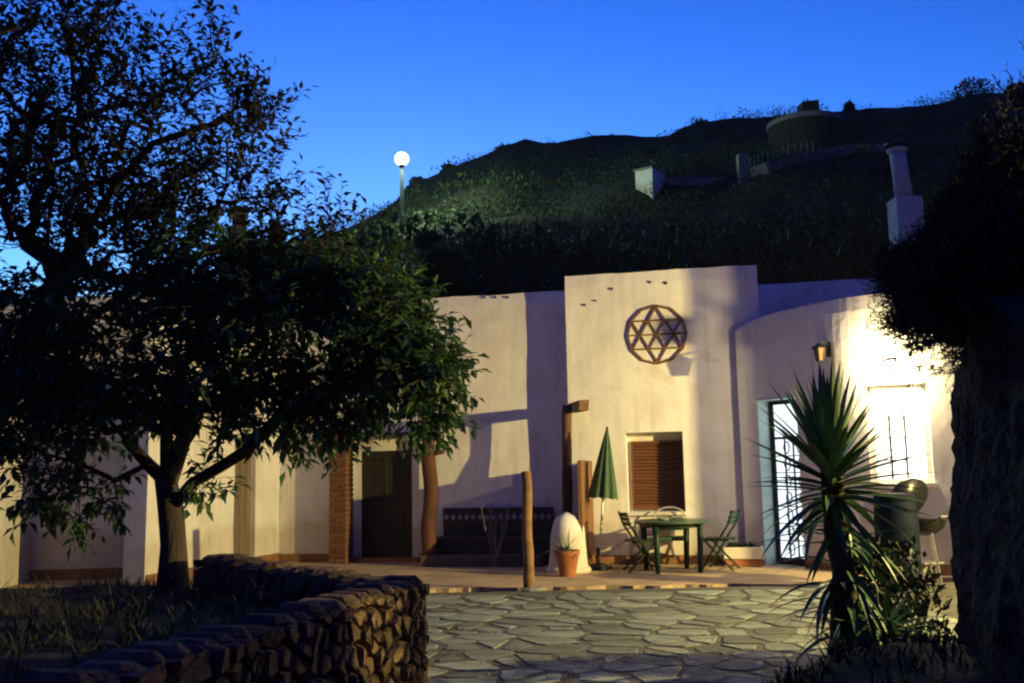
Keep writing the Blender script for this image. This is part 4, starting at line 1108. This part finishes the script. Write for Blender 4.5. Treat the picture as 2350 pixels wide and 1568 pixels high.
m = MB(); nn2 = 30
for i in range(nn2):
    a0_, a1_ = 2 * math.pi * i / nn2, 2 * math.pi * (i + 1) / nn2
    m.add([(wr * r_ * math.cos(a), wr * r_ * math.sin(a), zt2 + z) for a in (a0_, a1_) for r_ in (.90, 1.0) for z in (.01, .22)], [(0, 1, 3, 2), (4, 6, 7, 5), (0, 4, 5, 1), (2, 3, 7, 6), (0, 2, 6, 4), (1, 5, 7, 3)])
m.build('coping', mat('pale_plaster', (.22, .22, .18)), t)
tw_ = at(1855, 238, p.y + wr * .9 + .3); ht = tw_.z - (p.z - .5); MB().box((tw_.x - p.x, .3, ht - 1.2), (.72, .72, 2.4), jit=.05).build('tower', mat('ruin_stone', (.045, .042, .028)), t)

# ------------------------------------------------------------------ right bank, mound, overhanging juniper
def bank_pt(a, t):
    return None
mb = MB(); nu, nv = 46, 40
# outline of the bank in plan (counter clockwise from the yard side), pulled up and leaning
plan = [(2.15, 4.35), (2.42, 5.2), (2.75, 6.1), (3.05, 6.6), (3.75, 6.95), (4.9, 7.0), (6.5, 6.6), (8.0, 5.0), (8.0, 1.5), (5.0, 1.0), (2.6, 2.2), (2.0, 3.4)]
PP = catmull([Vector((x, y, 0)) for x, y in plan + plan[:1]], 18)
cxy = Vector((5.0, 4.4, 0)); rows = 60
def bank_h(p): return 1.36 + .215 * p.y + .22 * nz(p.x * .9, p.y * .9, 3)
for j in range(rows + 1):
    t_ = j / rows
    for i, p in enumerate(PP[:-1]):
        if t_ < .72:
            f = t_ / .72; z = f * bank_h(p); rad_f = 1.02 + .03 * (1 - f) - .02 * f * f
        else:
            f = (t_ - .72) / .28; z = bank_h(p) + .22 * math.sin(f * 1.5); rad_f = 1.0 - .99 * f
        q = cxy + (p - cxy) * rad_f; n3 = .6 * (fbm(p.x * .9, p.y * .9, z * .9, 4) * .18 + abs(nz(p.x * 2.6, p.y * 2.6, z * 2.4)) * .14 + .09 * abs(nz(p.x * 6, p.y * 6, z * 5.5)) + .05 * fbm(p.x * 13, p.y * 13, z * 12, 3))
        d_ = (p - cxy).normalized(); q = q - d_ * n3 if t_ < .75 else q
        mb.v.append((q.x, q.y, z - .15 + (.1 * nz(q.x * 2, q.y * 2, 7) if t_ > .6 else 0)))
npp = len(PP) - 1
for j in range(rows):
    for i in range(npp): mb.f.append((j * npp + i, j * npp + (i + 1) % npp, (j + 1) * npp + (i + 1) % npp, (j + 1) * npp + i))
tag(mb.build('rock_bank', ROCK, smooth=True), 'dark rough earth and rock bank closing the yard', kind='structure')
mb = MB(); nn3 = 40
def mound_h(x, y):
    d = math.hypot((x - 2.25) / 1.15, (y - 5.3) / 2.0); return -.12 + .62 * max(0, 1 - d * d) + .05 * fbm(x * 2, y * 2, 1, 3) * (1 if d < 1 else 0)
for j in range(nn3 + 1):
    for i in range(nn3 + 1):
        x = .9 + 2.6 * i / nn3; y = 3.1 + 4.4 * j / nn3; mb.v.append((x, y, mound_h(x, y)))
for j in range(nn3):
    for i in range(nn3): mb.f.append((j * (nn3 + 1) + i, j * (nn3 + 1) + i + 1, (j + 1) * (nn3 + 1) + i + 1, (j + 1) * (nn3 + 1) + i))
tag(mb.build('mound', SOIL, smooth=True), 'dark earth mound at the foot of the bank', kind='structure')
m = MB()
for k in range(520):
    x = rg.uniform(1.1, 3.2); y = rg.uniform(3.6, 7.2)
    if mound_h(x, y) < -.06: continue
    grass_at(m, x, y, mound_h(x, y), 6, rg.uniform(.08, .22), .08)
for k in range(5): grass_at(m, on_floor(1790, 1450).x + rg.uniform(-.1, .2), 6.3, mound_h(1.7, 6.3), 3, .45, .05, .004)
tag(m.build('weeds', mat('dark_weeds', (.03, .032, .014), .8, .4, 2, 0)), 'dark weeds on the earth mound below the yucca', 'weeds', kind='stuff')
# juniper on the bank
J = Vector((3.35, 6.35, 2.4)); t = thing('juniper_bush', 'dark juniper overhanging the edge of the rock bank', 'bush', J)
m = MB(); rj = random.Random(15); tw = MB()
def project(w):
    c = CAMROT.transposed() @ (w - EYE); return CX - FPX * c.x / c.z, CY + FPX * c.y / c.z
for k in range(4300):
    # the bush leans out over the yard
    u = Vector((rj.gauss(0, .42), rj.gauss(0, .40), rj.gauss(0, .27))); p = (Vector((-.34, -.2, .26)) if k < 1300 else Vector((.42, -.2, .70))) + u * (1 if k < 1300 else 1.25)
    if k > 2900:      # tufts along the top of the bank
        yy_ = rj.uniform(4.6, 6.6); p = Vector((rj.uniform(.40, .66) * yy_, yy_, 1.30 + .215 * yy_ + rj.uniform(-.28, .34))) - J
    wp = p + J
    low = -.38 + .2 * abs(p.x + .3)
    if (k <= 2900 and p.z < low) or wp.x < .378 * wp.y: continue
    qx, qy = project(wp)
    if qx < (2135 + (590 - qy) * .5 if qy < 590 else 2045) + 30 * nz(qy * .02, 3, 1) or qx > 2560: continue
    d0 = (p - Vector((.35, .1, -.1))).normalized()
    for s in range(5):
        d = (d0 + Vector((rj.uniform(-.8, .8), rj.uniform(-.8, .8), rj.uniform(-.6, .5)))).normalized(); L = rj.uniform(.12, .24)
        tw.tube([p, p + d * L], [.004, .002], 3, cap=False)
        for q in range(11):
            b_ = p + d * (L * q / 10); dd = (d * .8 + Vector((rj.uniform(-1, 1), rj.uniform(-1, 1), rj.uniform(-1, 1)))).normalized(); leaf_mesh(m, b_, dd, Vector((0, 0, 1)), rj.uniform(.03, .06), .004)
for k in range(9):
    e = Vector((max(-.75, -.35 + rj.gauss(0, .3)), rj.gauss(-.2, .3), .2 + rj.gauss(0, .12))); tw.tube([(.25, .1, -.3), Vector((.1, 0, .05)) + e * .35, e], [.035, .02, .008], 5)
m.build('foliage', NEEDLE, t)['kind'] = 'stuff'; tw.build('branches', BARK, t)['kind'] = 'stuff'

# ------------------------------------------------------------------ yucca
yb = at(1945, 1400, 7.3); YB = Vector((yb.x, 7.3, .0)); hc_ = at(1903, 1045, 7.3)
t = thing('yucca', 'spiky yucca standing dark before the lit rounded wing', 'yucca', YB)
tv = hc_ - YB
log(MB(), (0, 0, -.1), (tv.x, 0, tv.z), .10, .08, 6, seg=12).build('trunk', BARK, t, smooth=True)
ry = random.Random(44); lm = []
for k in range(6):
    m = MB(); blade(m, (0, 0, 0), Vector((1, 0, 0)), 1.0, .068, (.04, .10, .22, .42, .75, 1.15)[k], 8, fold=.3); lm.append(m.data('leaf', YUC))
def put_leaf(mesh, pos, az, el, L):
    link('leaf', mesh, t, pos, (ry.uniform(-.3, .3), -el, az), (L, L * ry.uniform(.8, 1.1), L))
for k in range(96):
    f = k / 95; az = k * 2.39996 + ry.uniform(-.25, .25); el = R(84) - R(100) * f ** 1.15 + ry.uniform(-.12, .12); L = ry.uniform(.55, .73)
    pos = Vector((tv.x, 0, tv.z + .06)) - tv.normalized() * (.40 * f); put_leaf(lm[min(5, int(f * 3.2) + ry.choice((0, 0, 1)))], pos + Vector((.05 * math.cos(az), .05 * math.sin(az), 0)), az, el, L)
for k in range(84):        # the leafy skirt down the trunk
    f = ry.random(); az = ry.uniform(0, 6.28); pos = tv * (.80 - .66 * f); put_leaf(ry.choice(lm[3:]), pos + Vector((.07 * math.cos(az), .07 * math.sin(az), 0)), az, ry.uniform(-.75, .45), ry.uniform(.42, .64) * (1 - .1 * f))
for k in range(40):         # a low second rosette beside the trunk
    az = k * 2.4; el = R(75) - (k / 39) * R(80); put_leaf(ry.choice(lm[2:]), Vector((.20 + .03 * math.cos(az), -.10, .30)), az, el, ry.uniform(.34, .52))

# leafy bush between the yucca and the bank
p = at(2035, 1400, 7.9)
t = thing('leafy_bush', 'dark leafy bush at the foot of the bank beside the yucca', 'bush', (p.x, p.y, -.1))
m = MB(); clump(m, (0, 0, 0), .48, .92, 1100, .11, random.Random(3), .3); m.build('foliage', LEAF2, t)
st = MB()
for j in range(6): st.tube([(0, 0, 0), (.12 * math.cos(j), .12 * math.sin(j), .35), (.25 * math.cos(j * 1.3), .25 * math.sin(j * 1.3), .7)], [.02, .015, .008], 5)
st.build('stems', BARK, t)
# ------------------------------------------------------------------ water butt and kettle grill in front of the bright window
p = at(2062, 1280, 12.1)
t = thing('water_butt', 'dark blue plastic water barrel under the barred window', 'barrel', (p.x, p.y, 0))
MB().lathe([(.20, 0), (.235, .08), (.25, .3), (.255, .34), (.25, .38), (.255, .7), (.26, .74), (.255, .78), (.235, 1.0), (.22, 1.06)], 28).build('body', BLUEB, t, smooth=True)
MB().lathe([(.238, 1.045), (.243, 1.06), (.243, 1.10), (.22, 1.12), (.02, 1.13)], 28).build('lid', BLUEB, t)
MB().tube([(.0, -.25, .25), (0, -.31, .25), (0, -.32, .21)], .014, 6).build('tap', STEEL, t)
p = at(2126, 1280, 12.35)
t = thing('kettle_grill', 'black kettle barbecue with raised lid by the blue barrel', 'grill', (p.x, p.y, 0), R(20))
MB().lathe([(.03, .60), (.14, .63), (.23, .70), (.27, .79), (.275, .82), (.26, .82)], 28).build('bowl', BLACKE, t, smooth=True)
lid = MB().lathe([(.275, 0), (.26, .06), (.20, .13), (.10, .17), (.015, .18)], 28).build('lid', BLACKE, t, smooth=True); lid.location = (0, .22, 1.04); lid.rotation_euler = (R(-62), 0, 0)
MB().tube([(-.07, -.30, .80), (-.07, -.36, .84), (.07, -.36, .84), (.07, -.30, .80)], .012, 6).build('handle', STEEL, t)
for k in range(3):
    a = k * 2.094 + .4; MB().tube([(.13 * math.cos(a), .13 * math.sin(a), .68), (.27 * math.cos(a), .27 * math.sin(a), .0)], .014, 6).build('leg', STEEL, t)
MB().box((0, .0, .28), (.30, .26, .015)).build('shelf', STEEL, t)

# ------------------------------------------------------------------ thin haze, added to imitate the glow round the street lamp
hz = MB().box((0, 60, 19.5), (900, 900, 44)).build('haze', None)
hm = bpy.data.materials.new('halo_haze'); hm.use_nodes = True; hn = hm.node_tree; hn.nodes.remove(hn.nodes['Principled BSDF'])
pv = hn.nodes.new('ShaderNodeVolumePrincipled'); pv.inputs['Color'].default_value = (.9, .95, 1, 1); pv.inputs['Density'].default_value = .0003; pv.inputs['Anisotropy'].default_value = 0
hn.links.new(pv.outputs[0], hn.nodes['Material Output'].inputs['Volume']); hz.data.materials.append(hm)
tag(hz, 'thin haze over yard and hill added for the lamp halo', 'haze', kind='stuff')
